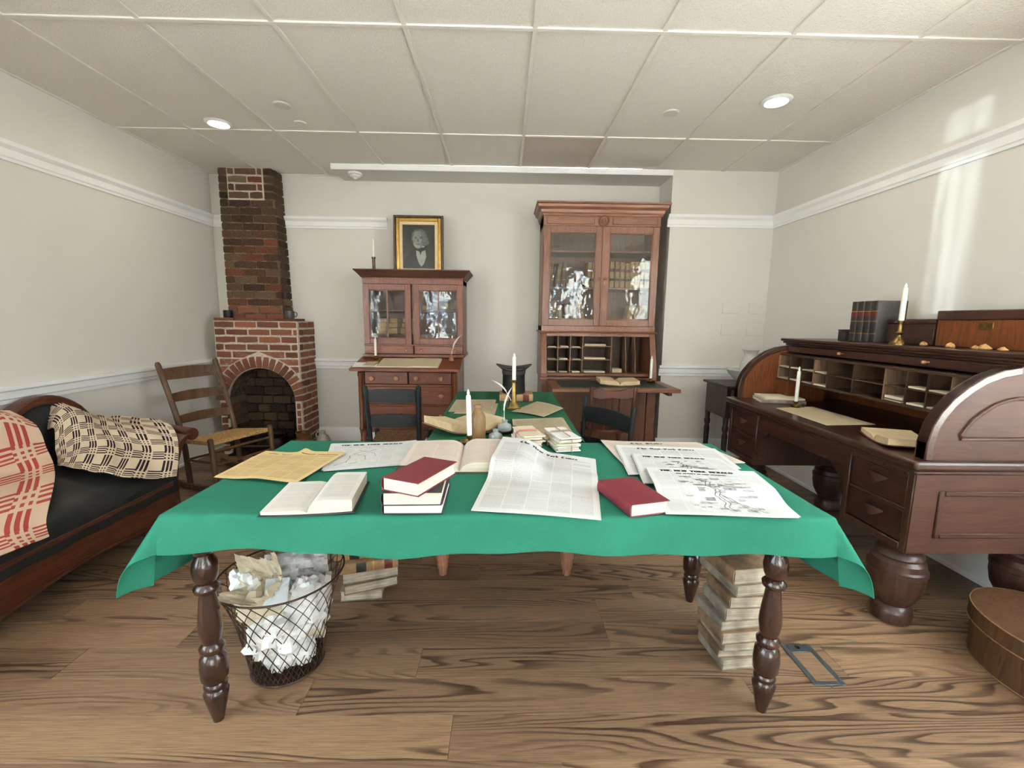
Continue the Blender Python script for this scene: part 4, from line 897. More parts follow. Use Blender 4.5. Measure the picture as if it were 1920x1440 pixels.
# ---- closed books: lying flat, origin at the base centre; spine on local -x
def book(name, label, w, d, t, loc, rz, cov, pg=None, cat='book', group=None, rot=None, bands=(), curve=.35, sq=.003):
    b = thing(name, label, cat, loc, rz, group, rot); pg = pg or m_edge; ct = .0028
    hw, hd = w/2, d/2; n = 8; R = t/2
    arc = [(-hw+.004-R*curve*math.sin(PI*k/n)*1.0, R-R*math.cos(PI*k/n)) for k in range(n+1)]
    arci = [(-hw+.004+ct-R*curve*math.sin(PI*k/n), ct+(R-ct)-(R-ct)*math.cos(PI*k/n)) for k in range(n+1)]
    prof = [(hw, 0)]+arc+[(hw, t), (hw, t-ct)]+arci[::-1]+[(hw, ct)]
    part('cover', MB().prism(prof, 'y', -hd, hd), cov, b, bevel=.0006, smooth=40)
    fe = [(hw-.005-.006*math.sin(PI*k/6), ct+(t-2*ct)*k/6) for k in range(7)]
    pp = [(-hw+.006, ct)]+fe+[(-hw+.006, t-ct)]
    part('pages', MB().prism(pp, 'y', -hd+sq, hd-sq), pg, b, smooth=40)
    for p0, p1, bm in bands:     # label bands on the spine, fractions of the length
        ao = [(p[0]-.0008, p[1]) for p in arc[1:-1]]; ai = [(p[0]+.001, p[1]) for p in arc[1:-1]]
        part('spine_label', MB().prism(ao+ai[::-1], 'y', -hd+d*p0, -hd+d*p1), bm, b, smooth=40)
    return b
def stand(name, label, w, d, t, loc, cov, rz=PI/2, lean=0., bands=(), cat='book', group=None, pg=None):
    """book standing upright: spine towards -y world when rz is 0"""
    b = book(name, label, w, d, t, (0, 0, 0), 0, cov, pg, cat, group, bands=bands)
    M = Matrix.Rotation(rz, 4, 'Z') @ Matrix.Rotation(lean, 4, 'Y') @ Matrix.Translation((0, 0, d/2)) @ Matrix(((0,0,1,-t/2),(1,0,0,0),(0,1,0,0),(0,0,0,1)))
    b.matrix_world = Matrix.Translation((loc[0], loc[1], loc[2]+t/2*abs(math.sin(lean)))) @ M
    return b
# stack of three on the front table
book('bound_book', 'black book at the bottom of the stack of three on the front table', .175, .235, .033, (-.262, 1.335, TZ+.0005), -PI/2+.02+PI/2, m_blk, m_pagew)
book('bound_book', 'black book in the middle of the stack of three on the front table', .17, .235, .040, (-.262, 1.318, TZ+.034), .035, m_blk, m_edge)
book('bound_book', 'maroon book lying askew on top of the stack of three', .125, .21, .040, (-.245, 1.285, TZ+.0745), -.42, m_mar, m_edge)
book('bound_book', 'maroon book lying flat by itself between the white newspapers', .13, .205, .040, (.405, 1.315, TZ+.0005), .26, m_mar, m_edge, sq=.004)
# ---- open books
def open_book(name, label, w, d, tl, tr, loc, rz, cov, text, edge, lift=.0, cat='open book', rx=0., sag=.4):
    """w: width of one page, d: height, tl/tr: thickness of the two page blocks"""
    b = thing(name, label, cat, loc, rot=(rx, 0, rz)); ct = .003
    part('cover', MB().sheet(lambda u, v: ((2*u-1)*(w+.006), (v-.5)*(d+.01), ct+lift*abs(2*u-1)**2+.0), 20, 2, ct), cov, b, smooth=60)
    for s, tk in ((-1, tl), (1, tr)):
        def topz(k):   # profile from the gutter (k=0) to fore edge (k=1)
            return ct+lift*k*k+tk*(min(1, (k*4.5))**.5 if k < .22 else 1)-tk*.12*max(0, k-.5)+.003*(1-k)
        def f(u, v):
            k = u if s > 0 else 1-u
            return (s*k*w, (v-.5)*d, topz(k)+.0005)
        part('page', MB().sheet(f, 16, 6), text, b, smooth=70)
        ks = [i/16 for i in range(17)]
        poly = [(s*k*w, topz(k)) for k in ks]+[(s*(w-.001), ct+lift*1.0+.0005)]+[(s*k*w, ct+lift*k*k+.0005) for k in ks[::-1]]
        if s < 0: poly = poly[::-1]
        part('page_block', MB().prism(poly, 'y', -d/2+.0005, d/2-.0005), edge, b, smooth=40)
    return b
open_book('open_book', 'small open white-paged book at the front left of the table', .125, .235, .010, .038, (-.572, 1.325, TZ+.0005), .12, m_blk, m_text, m_edge, .003)
open_book('open_book', 'large open book with double-column pages behind the stack of three', .215, .33, .028, .034, (-.165, 1.735, TZ+.0005), .03, m_brl, m_textt, m_edge, 0)
open_book('open_ledger', 'thick tan open book turned askew at the left of the narrow table', .17, .25, .04, .02, (-.2, 2.27, TZ2+.0005), .72, m_tan, m_textc, m_paget, .03)
open_book('open_ledger', 'old open ledger on the green flap of the tall bookcase', .165, .25, .035, .03, (.985, 3.78, .7742), -.06, m_oldlea, m_textc, m_paget, .012)
lx = math.atan(sl2)
open_book('open_copybook', 'thin open blank book on the sloping lid of the smaller secretary', .262, .25, .004, .008, (-.83, 3.925, lidz(3.925)+.0025), 0, m_paperc, m_script, m_paperc, 0, rx=lx)
tag(part('paper_sheet', MB().sheet(lambda u, v: (-.10+.2*u, -.07+.14*v, .001), 4, 4, .0008), m_paperw, loc=(-1.205, 3.87, lidz(3.87)+.0025), rot=(lx, 0, .1)), 'white letter under the small tan notebook on the sloping lid', 'paper')
nb = book('pocket_notebook', 'small tan notebook on a letter at the left of the sloping lid', .10, .12, .008, (-1.165, 3.875, lidz(3.875)+.005), -.15, m_papero); nb.rotation_euler = (lx, 0, -.15)

# ---- lettering: pen strokes swept into flat ink
ROM = {'T':(.9,[[(.45,0),(.45,1)],[(0,.98),(.9,.98)],[(.02,.78),(.02,.98)],[(.88,.78),(.88,.98)],[(.25,0),(.65,0)]]),
 'H':(1,[[(.18,0),(.18,1)],[(.82,0),(.82,1)],[(.18,.5),(.82,.5)],[(0,0),(.36,0)],[(0,1),(.36,1)],[(.64,0),(1,0)],[(.64,1),(1,1)]]),
 'E':(.85,[[(.18,0),(.18,1)],[(0,.98),(.8,.98)],[(0,.02),(.82,.02)],[(.18,.5),(.55,.5)],[(.8,.98),(.8,.76)],[(.82,.02),(.82,.24)]]),
 'N':(1,[[(.15,0),(.15,1)],[(.12,1),(.85,0)],[(.85,0),(.85,1)],[(0,0),(.3,0)],[(.7,1),(1,1)],[(0,1),(.2,1)]]),
 'W':(1.3,[[(.1,1),(.38,0)],[(.38,0),(.62,1)],[(.62,1),(.9,0)],[(.9,0),(1.2,1)],[(0,1),(.25,1)],[(.5,1),(.75,1)],[(1.08,1),(1.3,1)]]),
 'Y':(1,[[(.1,1),(.5,.48)],[(.9,1),(.5,.48)],[(.5,.5),(.5,0)],[(0,1),(.25,1)],[(.75,1),(1,1)],[(.3,0),(.7,0)]]),
 'O':(1,[[(.5,1),(.22,.85),(.12,.5),(.22,.15),(.5,0),(.78,.15),(.88,.5),(.78,.85),(.5,1)]]),
 'R':(1,[[(.18,0),(.18,1)],[(0,1),(.6,.98),(.8,.75),(.6,.52),(.18,.5)],[(.5,.5),(.9,0)],[(0,0),(.36,0)]]),
 'K':(1,[[(.18,0),(.18,1)],[(.85,1),(.2,.45)],[(.4,.6),(.9,0)],[(0,0),(.36,0)],[(0,1),(.36,1)]]),
 'A':(1,[[(.1,0),(.5,1)],[(.5,1),(.88,0)],[(.25,.35),(.75,.35)],[(0,0),(.25,0)],[(.72,0),(1,0)]]),
 'L':(.85,[[(.18,0),(.18,1)],[(0,.02),(.8,.02)],[(.8,.02),(.8,.28)],[(0,1),(.36,1)]]),
 'D':(1,[[(.18,0),(.18,1)],[(0,1),(.5,1),(.85,.75),(.88,.5),(.85,.25),(.5,0),(0,0)]]),
 'M':(1.2,[[(.15,0),(.15,1)],[(.15,1),(.6,.1)],[(.6,.1),(1.05,1)],[(1.05,1),(1.05,0)]]), 'P':(.9,[[(.18,0),(.18,1)],[(0,1),(.6,.98),(.8,.75),(.6,.5),(.18,.48)]]),
 'I':(.5,[[(.25,0),(.25,1)]]), 'U':(1,[[(.18,1),(.18,.3),(.35,.05),(.65,.05),(.82,.3),(.82,1)]]), 'V':(1,[[(.1,1),(.5,0)],[(.5,0),(.9,1)]]), 'C':(.9,[[(.85,.8),(.5,1),(.18,.75),(.15,.3),(.5,0),(.85,.2)]]),
 'S':(.8,[[(.7,.85),(.4,1),(.12,.75),(.65,.35),(.6,.05),(.3,0),(.08,.2)]]), 'B':(.9,[[(.18,0),(.18,1)],[(0,1),(.6,.98),(.7,.75),(.18,.52),(.75,.4),(.75,.1),(.5,0),(0,0)]]), 'G':(.95,[[(.85,.8),(.5,1),(.18,.75),(.15,.3),(.5,0),(.85,.15),(.85,.45),(.55,.45)]]), '.':(.35,[[(.15,.02),(.2,.1)]]), ' ':(.7,[])}
BLK = {'T':(.95,[[(.0,.82),(.3,1),(.6,.88),(.95,1.02)],[(.5,.93),(.28,.65),(.3,.25),(.6,0),(.9,.2)],[(.12,.72),(.05,.35),(.3,.08)]]), 'h':(.6,[[(.1,1.05),(.1,.08),(.2,0)],[(.1,.5),(.35,.66),(.48,.5),(.48,.05),(.35,-.2)]]),
 'e':(.5,[[(.12,.3),(.42,.42),(.3,.64),(.1,.5),(.1,.12),(.28,0),(.45,.12)]]), 'N':(1.05,[[(.0,.8),(.2,1),(.3,.8),(.3,.12),(.1,0)],[(.3,.85),(.6,1.02),(.85,.85),(.85,.1),(1.0,0)],[(.3,.5),(.85,.6)]]),
 'w':(.85,[[(.08,.65),(.08,.12),(.22,0),(.38,.12)],[(.38,.65),(.38,.12),(.55,0),(.72,.2),(.72,.5),(.6,.68)]]), '-':(.4,[[(.05,.32),(.32,.38)],[(.05,.22),(.32,.28)]]),
 'Y':(1,[[(0,.85),(.2,1),(.35,.75),(.4,.4),(.6,.35)],[(.85,1.02),(.75,.6),(.6,.2),(.3,-.12),(.08,0)]]), 'o':(.55,[[(.3,.66),(.08,.5),(.08,.15),(.27,0),(.48,.15),(.48,.5),(.3,.66)]]), 'r':(.45,[[(.1,.65),(.1,.05),(.22,0)],[(.1,.52),(.3,.66),(.42,.55)]]),
 'k':(.55,[[(.1,1.05),(.1,0)],[(.1,.4),(.35,.62),(.42,.48),(.2,.35),(.45,0)]]), 'i':(.3,[[(.12,.65),(.12,.08),(.24,0)],[(.1,.85),(.18,.92)]]), 'm':(.95,[[(.1,.65),(.1,.02)],[(.1,.52),(.28,.66),(.4,.5),(.4,.02)],[(.4,.52),(.58,.66),(.72,.5),(.72,.08),(.84,0)]]),
 's':(.48,[[(.42,.58),(.25,.66),(.1,.5),(.38,.28),(.36,.08),(.2,0),(.05,.1)]]), 'G':(.95,[[(.8,.95),(.4,1),(.1,.7),(.12,.25),(.45,0),(.82,.15),(.82,.5),(.5,.5)],[(.45,.95),(.4,.1)]]), 'l':(.3,[[(.12,1.05),(.12,.08),(.25,0)]]), 'b':(.55,[[(.1,1.05),(.1,.12),(.28,0),(.48,.15),(.46,.5),(.3,.64),(.1,.5)]]), ' ':(.45,[])}
def strokes_to(mb, fn, lines, pen, ang, thin):
    nx, ny = math.cos(ang)*pen/2, math.sin(ang)*pen/2
    for ln in lines:
        for (x0, y0), (x1, y1) in zip(ln, ln[1:]):
            L = math.hypot(x1-x0, y1-y0)
            if L < 1e-7: continue
            px, py = -(y1-y0)/L*thin/2, (x1-x0)/L*thin/2
            sg = 1 if nx*px+ny*py >= 0 else -1
            ox, oy = nx+sg*px, ny+sg*py
            mb.add([fn(x0-ox, y0-oy), fn(x1-ox, y1-oy), fn(x1+ox, y1+oy), fn(x0+ox, y0+oy)], [(0, 1, 2, 3)])
def lettering(text, font, w, h, x, y, track=.18):
    """glyph strokes fitted to width w and height h at (x, y); returns lines and pen size"""
    adv = sum(font[c][0]+track for c in text)-track; sx = w/adv; cx = 0; out = []
    for c in text:
        for ln in font[c][1]: out.append([(x+(cx+p[0])*sx, y+p[1]*h) for p in ln])
        cx += font[c][0]+track
    return out, sx
# ---- newspapers: bilinear sheets on real corner points, TL TR BR BL
def newspaper(name, label, q, z, mat, masts=(), lift=None, layers=1, art=None, ink=None, panel=None, art_name='map_engraving', art_mat=None, cat='newspaper', th=.0012, group=None):
    cx, cy = sum(p[0] for p in q)/4, sum(p[1] for p in q)/4
    o = thing(name, label, cat, (cx, cy, z), group=group)
    def P(u, v):
        a = Vector(q[3])*(1-u)+Vector(q[2])*u; b = Vector(q[0])*(1-u)+Vector(q[1])*u; return a*(1-v)+b*v
    lf = lift or (lambda u, v: 0)
    def fn(u, v, dz=0.0):
        p = P(u, v); return (p.x-cx, p.y-cy, lf(u, v)+dz+th*layers*1.6+.0004)
    for k in range(layers-1):
        g = .006*(layers-1-k); r_ = random.Random(k*7+int(q[0][0]*1000))
        ox, oy = r_.uniform(-g, g), r_.uniform(-g, g)
        part('under_sheet', MB().sheet(lambda u, v: tuple(Vector(fn(u, v, -th*1.6*(layers-1-k)-.0002))+Vector((ox, oy, 0))), 20, 16, th), mat, o, smooth=60)
    part('front_page', MB().sheet(fn, 36, 28, th), mat, o, smooth=60)
    for (text, font, w, h, x, y, pen) in masts:
        ln, sx = lettering(text, font, w, h, x, y); mb = MB(); asp = 1.0
        wid = (Vector(q[1])-Vector(q[0])).length; hei = (Vector(q[0])-Vector(q[3])).length
        sub = []
        for l in ln:
            m = []
            for (x0, y0), (x1, y1) in zip(l, l[1:]):
                for k in range(2): m.append((x0+(x1-x0)*k/2, y0+(y1-y0)*k/2))
            sub.append(m+[l[-1]])
        sub = [[(p[0]*wid, p[1]*hei) for p in l] for l in sub]
        strokes_to(mb, lambda a, b: fn(min(1, max(0, a/wid)), min(1, max(0, b/hei)), .0005), sub, pen, .62 if font is BLK else 0., pen*.28)
        part('masthead' if h > .025 else 'headline', mb, ink or m_ink, o, smooth=0)
    if panel:
        a0, a1, b0, b1 = panel
        part('map_panel', MB().sheet(lambda u, v: fn(a0+(a1-a0)*u, b0+(b1-b0)*v, .0003), 16, 12), m_mapp, o, smooth=60)
    if art:
        mb = MB(); wid = (Vector(q[1])-Vector(q[0])).length; hei = (Vector(q[0])-Vector(q[3])).length
        for l, pw in art: strokes_to(mb, lambda a, b: fn(min(1, max(0, a)), min(1, max(0, b)), .0007), [l], 0, 0, pw)
        part(art_name, mb, art_mat or m_inkg, o, smooth=0)['kind'] = 'stuff'
    return o
def river(pts, amp, seed, n=14):
    r = random.Random(seed); out = []
    for (a, b), (c, d) in zip(pts, pts[1:]):
        for k in range(n): t = k/n; out.append((a+(c-a)*t+r.uniform(-amp, amp), b+(d-b)*t+r.uniform(-amp, amp)))
    return out
def map_art(seed, x0=.25, x1=.8, y0=.05, y1=.72, dense=60):
    r = random.Random(seed); A = []
    X = lambda t: x0+(x1-x0)*t; Y = lambda t: y0+(y1-y0)*t
    main = [(X(.2),Y(.95)),(X(.38),Y(.85)),(X(.33),Y(.7)),(X(.45),Y(.6)),(X(.4),Y(.45)),(X(.5),Y(.3)),(X(.44),Y(.15)),(X(.5),Y(0))]
    rv = river(main, .008, seed, 6); A.append((rv, .009)); A.append(([(p[0]+.035, p[1]-.01) for p in rv], .008))
    A.append((river([(X(.5),Y(.5)),(X(.7),Y(.3)),(X(.9),Y(.08)),(X(1),Y(.0))], .008, seed+1, 6), .008)); A.append((river([(X(.5),Y(.45)),(X(.72),Y(.24)),(X(.86),Y(.0))], .008, seed+2, 6), .007)); A.append((river([(X(0),Y(.9)),(X(.2),Y(.95))], .004, 3, 4), .004))
    for k in range(dense):
        cx, cy = X(r.random()), Y(r.random()); L = r.uniform(.015, .05)
        for j in range(r.randint(2, 4)): A.append(([(cx-L, cy+j*.012), (cx, cy+j*.012+r.uniform(-.006, .006)), (cx+L, cy+j*.012+r.uniform(-.004, .004))], .006))
    return A
m_mapp = plain('map_paper', 'd6d6d3', .9, var=.1, scale=60)
NY = 'The New-York Times'; HE = 'THE NEW YORK HERALD.'
SS = lambda t: max(0., min(1., t))**2*(3-2*max(0., min(1., t)))
newspaper('newspaper', 'white folded newspaper headed The New-York Times at the front centre of the table', [(.0,1.895),(.375,1.735),(.277,1.178),(-.092,1.237)], TZ+.0005, m_newsw, [(NY, BLK, .60, .038, .22, .90, .006)],
          lift=lambda u, v: .013*max(0., 1-abs(v-.56)/.13)*(.3+.7*u)+.047*SS((v-.40)/.14)*SS((.55-u)/.3)+.003*math.sin(PI*u), layers=2)
newspaper('newspaper', 'white newspaper headed The New York Herald with a large map at the front right corner', [(.527,1.562),(.905,1.525),(.857,1.192),(.478,1.214)], TZ+.0235, m_newsh, [(HE, ROM, .68, .05, .12, .885, .0055), ('OUR ATTEMPT TO TAKE VICKSBURG', ROM, .45, .022, .25, .815, .003)],
          lift=lambda u, v: -.021*SS((.55-v)/.35)+.001*math.sin(6*u), layers=3, art=map_art(3), panel=(.24, .82, .03, .76))
newspaper('newspaper', 'white newspaper headed The New York Herald with a small map, under the front right one', [(.535,1.76),(.87,1.705),(.878,1.50),(.49,1.452)], TZ+.0165, m_newsh, [(HE[:-1], ROM, .70, .055, .1, .86, .005)], layers=2, art=map_art(9, .3, .72, .3, .72, 30), lift=lambda u, v: -.010*SS((.4-u)/.3)*SS((.5-v)/.3), panel=(.29, .73, .2, .76))
newspaper('newspaper', 'pale newspaper headed The New-York Times, second from the back of the right-hand pile', [(.505,1.915),(.93,1.865),(.905,1.60),(.465,1.545)], TZ+.009, m_newsw, [(NY, BLK, .56, .055, .2, .84, .0055)], layers=2, lift=lambda u, v: -.006*SS((.35-u)/.3)*SS((.5-v)/.3))
newspaper('newspaper', 'buff newspaper headed The Globe at the back of the right-hand pile', [(.455,2.0),(.905,1.99),(.97,1.70),(.475,1.63)], TZ+.0005, m_newsg, [('The Globe', BLK, .32, .055, .28, .86, .006)], layers=3, lift=lambda u, v: .01*max(0, .25-u)*4*max(0, v-.5))
bars = []
for x0_, x1_, y_ in ((.10, .22, .885), (.27, .40, .875), (.52, .68, .875), (.72, .96, .865)):
    rr = random.Random(int(x0_*100))
    bars.append(([(x0_+(x1_-x0_)*k/9, y_+rr.uniform(-.006, .006)) for k in range(10)], .022))
newspaper('newspaper', 'yellowed tan newspaper at the left end of the front table', [(-.985,1.80),(-.64,1.765),(-.69,1.437),(-1.008,1.507)], TZ+.009, m_newst, art=bars, art_name='faded_masthead', art_mat=m_inkt,
          lift=lambda u, v: .004*math.sin(3*u+2*v)**2+.014*math.exp(-((u-.5)/.06)**2)*max(0, v-.75)*4-.007*SS((.55-u)/.3), layers=2)
newspaper('newspaper', 'white newspaper headed The New York Herald with a line map beside the tan newspaper', [(-.76,1.925),(-.395,1.975),(-.385,1.652),(-.66,1.575)], TZ+.0005, m_newsh, [(HE[:-1], ROM, .72, .05, .12, .87, .005)], art=[(river([(.1,.1),(.25,.2),(.28,.45),(.4,.6),(.6,.65)], .015, 2, 5), .009), (river([(.3,.5),(.45,.4),(.5,.2)], .012, 5, 5), .008), (river([(.35,.65),(.55,.5),(.6,.35)], .012, 6, 5), .007), (river([(.32,.12),(.4,.2)], .008, 8, 4), .008)],
          lift=lambda u, v: .045*max(0, u-.75)**1.5*max(0, v)**1.2+.001*math.sin(6*v), layers=3, panel=(.08, .62, .06, .75))
# old papers on the narrow table
newspaper('newspaper', 'aged newspaper lying at the back left of the narrow table', [(-.33,3.06),(-.055,3.08),(-.07,2.70),(-.335,2.655)], TZ2+.0035, m_newso, layers=2)
newspaper('paper_sheet', 'aged paper under the newspaper at the back left of the narrow table', [(-.26,2.98),(-.035,2.96),(-.05,2.60),(-.30,2.62)], TZ2+.0005, m_papero, cat='paper')
newspaper('newspaper', 'aged newspaper turned cornerwise at the right of the narrow table', [(.236,3.04),(.39,2.80),(.239,2.538),(.05,2.683)], TZ2+.0025, m_newso, lift=lambda u, v: .006*math.sin(3*u))
newspaper('newspaper', 'aged newspaper lying square at the right front of the narrow table', [(.052,2.47),(.345,2.53),(.35,2.06),(.055,2.04)], TZ2+.0005, m_newso, layers=2)
newspaper('document', 'printed sheet lying on the roll-top desk before the candle', [(1.99,2.76),(1.985,2.27),(1.70,2.24),(1.715,2.70)], .7808, m_script, cat='paper')
# ---- bundles of letters
def bundle(label, c, w, d, n, rz, seed, tape, m0):
    b = thing('letter_bundle', label, 'letters', (c[0], c[1], c[2]), rz); r = random.Random(seed); z = .0005
    for k in range(n):
        t = r.uniform(.0045, .008); ww, dd = w*r.uniform(.85, 1.05), d*r.uniform(.9, 1.04); ox, oy = r.uniform(-.008, .008), r.uniform(-.012, .012); q = r.uniform(-.08, .08)
        def fn(u, v): return (ox+(u-.5)*ww, oy+(v-.5)*dd, z+t*.9+.003*math.sin(PI*v)*(-1)**k*0+.0025*abs(2*v-1)**2*(k/n))
        o = part('letter', MB().sheet(fn, 5, 8, t*.85), m0 if k % 3 else m_paperw, b, rot=(0, 0, q), smooth=30); z += t
    s = MB(); hz = z+.004
    for a in (tape):
        if a == 'x': s.tube([(-w*.56, .01, .0), (-w*.56, .01, hz*.8), (-w*.4, .01, hz), (w*.4, .012, hz), (w*.56, .012, hz*.8), (w*.56, .012, .0)], .0035, 6)
        else: s.tube([(.01, -d*.55, .0), (.01, -d*.55, hz*.8), (.01, -d*.4, hz), (.0, d*.4, hz), (.0, d*.55, hz*.8), (.0, d*.55, 0)], .0022, 6)
    part('tie', s, m_tape if tape == 'x' else m_string, b, smooth=60)
bundle('left bundle of old letters tied with red tape', (.112, 1.96, TZ+.001), .095, .19, 9, .18, 3, 'x', m_paperc)
bundle('right bundle of old letters tied with string both ways', (.262, 1.94, TZ+.001), .105, .20, 10, .22, 8, 'xy', m_paperc)
# ---- inkwells, bottle, quills, hat
def inkwell(label, loc, r=.034, neck=True):
    o = thing('inkwell', label, 'inkwell', loc)
    part('body', MB().lathe([(r*.9,0),(r,.006),(r,.02),(r*.9,.03),(r*.5,.037),(r*.36,.042)], 24), m_inkglass, o)
    part('neck', MB().lathe([(r*.36,.0415),(r*.42,.048),(r*.44,.054),(r*.3,.055),(r*.28,.045)], 20), m_inkglass, o)
tr = thing('dark_tray', 'low black oval tray under the inkwell with the quill', 'tray', (-.035, 2.20, TZ2+.0005), .25)  # plain black oval dish filling a dark area beside the open ledger
part('dish', MB().lathe([(0,.001),(.085,.001),(.10,.006),(.108,.014),(.106,.015),(.097,.008),(.08,.004),(0,.004)], 32, sx=1.25, sy=.75), m_iron, tr)
inkwell('small milky glass inkwell behind the open book, without a quill', (-.035, 2.035, TZ2+.0005), .034)
inkwell('milky glass inkwell holding a white quill', (.008, 2.215, TZ2+.0050), .036)
def quill(label, loc, L, az, el, w=.012, bend=.02):
    q = thing('quill_pen', label, 'quill', loc); d = Vector((math.cos(az)*math.cos(el), math.sin(az)*math.cos(el), math.sin(el))); up = Vector((0, 0, 1)); s = d.cross(up).normalized(); n = s.cross(d)
    cpt = lambda t: d*(L*t)+n*(bend*math.sin(PI*t))
    part('shaft', MB().tube([cpt(k/14) for k in range(15)], [.0022*(1-.75*k/14) for k in range(15)], 6), m_feather, q)
    def vane(u, v):
        t = .34+.66*u; ww = w*(math.sin(PI*min(1, .12+u*.95))**.6)*(1+.12*math.sin(u*37)); return cpt(t)+s*ww*(2*v-1)+n*(.25*ww*abs(2*v-1))
    part('vane', MB().sheet(vane, 26, 6, .0008), m_feather, q, smooth=70)
quill('white quill standing in the inkwell on the narrow table', (.008, 2.215, TZ2+.034), .205, .35, 1.36, .012)
quill('pale quill leaning across the brass candlestick', (.05, 2.74, TZ2+.062), .19, 2.72, .72, .013)
ic = thing('inkwell', 'small copper-coloured conical inkwell on the sloping lid', 'inkwell', (-.475, 4.0, lidz(4.0)+.0065), 0)
part('body', MB().lathe([(.026,0),(.027,.004),(.02,.03),(.011,.055),(.013,.06),(.009,.06)], 20), m_copper, ic)
quill('white feather quill in the copper inkwell on the sloping lid', (-.475, 4.0, lidz(4.0)+.055), .22, .5, 1.05, .02)
bt = thing('stoneware_bottle', 'brown stoneware bottle behind the white candle on the front table', 'bottle', (-.118, 2.04, TZ2+.0005))
part('body', MB().lathe([(.033,0),(.036,.004),(.036,.105),(.033,.12),(.022,.138),(.018,.146)], 28), m_stonew, bt); part('neck', MB().lathe([(.018,.1455),(.0175,.158),(.021,.16),(.021,.17),(.014,.171),(.013,.15)], 24), m_stonew, bt)
hb = book('leather_book', 'tan calf book with dark labels lying under the top hat', .17, .235, .05, (.09, 3.13, TZ2+.0005), PI/2, m_tan, m_edge, bands=((.12,.3,m_redl),(.5,.72,m_blkl)))
ht = thing('top_hat', 'black silk top hat standing upside down on a tan book', 'hat', (.073, 3.13, TZ2+.0515))
part('crown', MB().lathe([(.0,0),(.082,0),(.087,.004),(.084,.07),(.083,.12),(.087,.165),(.084,.165),(.08,.1),(.08,.02),(0,.015)], 32, sx=.95, sy=1.1), m_hat, ht)
part('band', MB().lathe([(.0845,.135),(.0875,.136),(.089,.162),(.0865,.163)], 32, sx=.95, sy=1.1), m_hatbrim, ht)
def brim(u, v):
    a = 2*PI*u; r = .084+.05*v; return (r*math.cos(a)*.95, r*math.sin(a)*1.12, .165+.012*v+.030*v*math.cos(a)**2-.004)
part('brim', MB().sheet(brim, 40, 5, .003), m_hatbrim, ht, smooth=70)
# ---- framed portrait print leaning on the smaller secretary
pf = thing('framed_portrait', 'gilt-framed dark portrait print of a man standing on the smaller secretary', 'picture', (-.805, 4.30, 1.6915), rot=(-.04, 0, 0))
def ring_frame(x, z0, z1, w, y0, y1): return MB().box(-x, -x+w, y0, y1, z0, z1).box(x-w, x, y0, y1, z0, z1).box(-x+w, x-w, y0, y1, z0, z0+w).box(-x+w, x-w, y0, y1, z1-w, z1)
part('outer_frame', ring_frame(.232, .002, .567, .022, -.03, 0), m_giltd, pf, bevel=.005)
part('gilt_moulding', ring_frame(.2105, .0235, .5455, .032, -.026, -.004), m_gilt, pf, bevel=.008, seg=2)
part('inner_mount', ring_frame(.179, .055, .514, .03, -.018, -.006), m_mount, pf, bevel=.003)
part('print_ground', bx(-.15, .15, -.011, -.007, .084, .485), plain('portrait_ground', (.045, .043, .04), .7, var=.4, scale=14), pf)
skin = plain('portrait_skin', (.36, .335, .29), .7, var=.2, scale=25); hairm = plain('portrait_hair', (.2, .19, .175), .7, var=.35, scale=60); coatm = plain('portrait_coat', (.022, .021, .02), .7, var=.3); shirtm = plain('portrait_shirt', (.50, .47, .41), .7, var=.1)
def blob(cx, cz, rx, rz, y0, y1, n=24, sq=1.): return MB().prism([(cx+rx*math.copysign(abs(math.cos(2*PI*k/n))**sq, math.cos(2*PI*k/n)), cz+rz*math.copysign(abs(math.sin(2*PI*k/n))**sq, math.sin(2*PI*k/n))) for k in range(n)], 'y', y0, y1)
def pz(p): return p
part('coat', MB().prism(pz([(-.13,.085),(.133,.085),(.133,.17),(.115,.205),(.07,.225),(.035,.24),(-.02,.238),(-.06,.22),(-.10,.19),(-.13,.14)]), 'y', -.0116, -.011), coatm, pf)
part('shirt', MB().prism([(-.025,.236),(.055,.236),(.065,.18),(.045,.125),(.02,.10),(-.002,.13),(-.02,.18)], 'y', -.0122, -.0117), shirtm, pf)
part('hair', MB().prism([(-.062,.31),(-.058,.36),(-.03,.388),(.02,.392),(.055,.375),(.075,.33),(.09,.285),(.08,.27),(.05,.262),(.035,.28),(-.04,.285)], 'y', -.0124, -.0117), hairm, pf)
part('face', blob(-.004, .308, .046, .068, -.013, -.0125, 28, .85), skin, pf)
part('cravat', MB().prism([(-.03,.25),(.052,.252),(.056,.23),(.024,.218),(.014,.19),(.004,.218),(-.026,.228)], 'y', -.0128, -.0123), coatm, pf)
part('collar', MB().prism([(-.028,.262),(.048,.264),(.05,.25),(-.026,.248)], 'y', -.0132, -.0129), shirtm, pf)
part('facial_features', MB().box(-.036,-.016,-.0134,-.0131,.318,.324).box(.008,.028,-.0134,-.0131,.318,.324).box(-.010,-.002,-.0134,-.0131,.292,.316).box(-.024,.012,-.0134,-.0131,.273,.277).box(-.04,-.014,-.0134,-.0131,.329,.332).box(.004,.030,-.0134,-.0131,.329,.332), coatm, pf)
part('face_shadow', MB().prism([(.014,.372),(.032,.35),(.041,.315),(.036,.275),(.018,.246),(.004,.243),(.02,.27),(.024,.31),(.02,.345)], 'y', -.01325, -.01302), hairm, pf)
for o_ in pf.children:      # figure placed in the picture
    if o_.name.split('.')[0] in ('coat', 'shirt', 'hair', 'face', 'cravat', 'collar', 'facial_features', 'face_shadow'):
        for v_ in o_.data.vertices: v_.co.x *= 1.08; v_.co.z = .085+(v_.co.z-.085)*1.18
part('glazing', bx(-.15, .15, -.0175, -.016, .084, .485), m_picglass, pf)

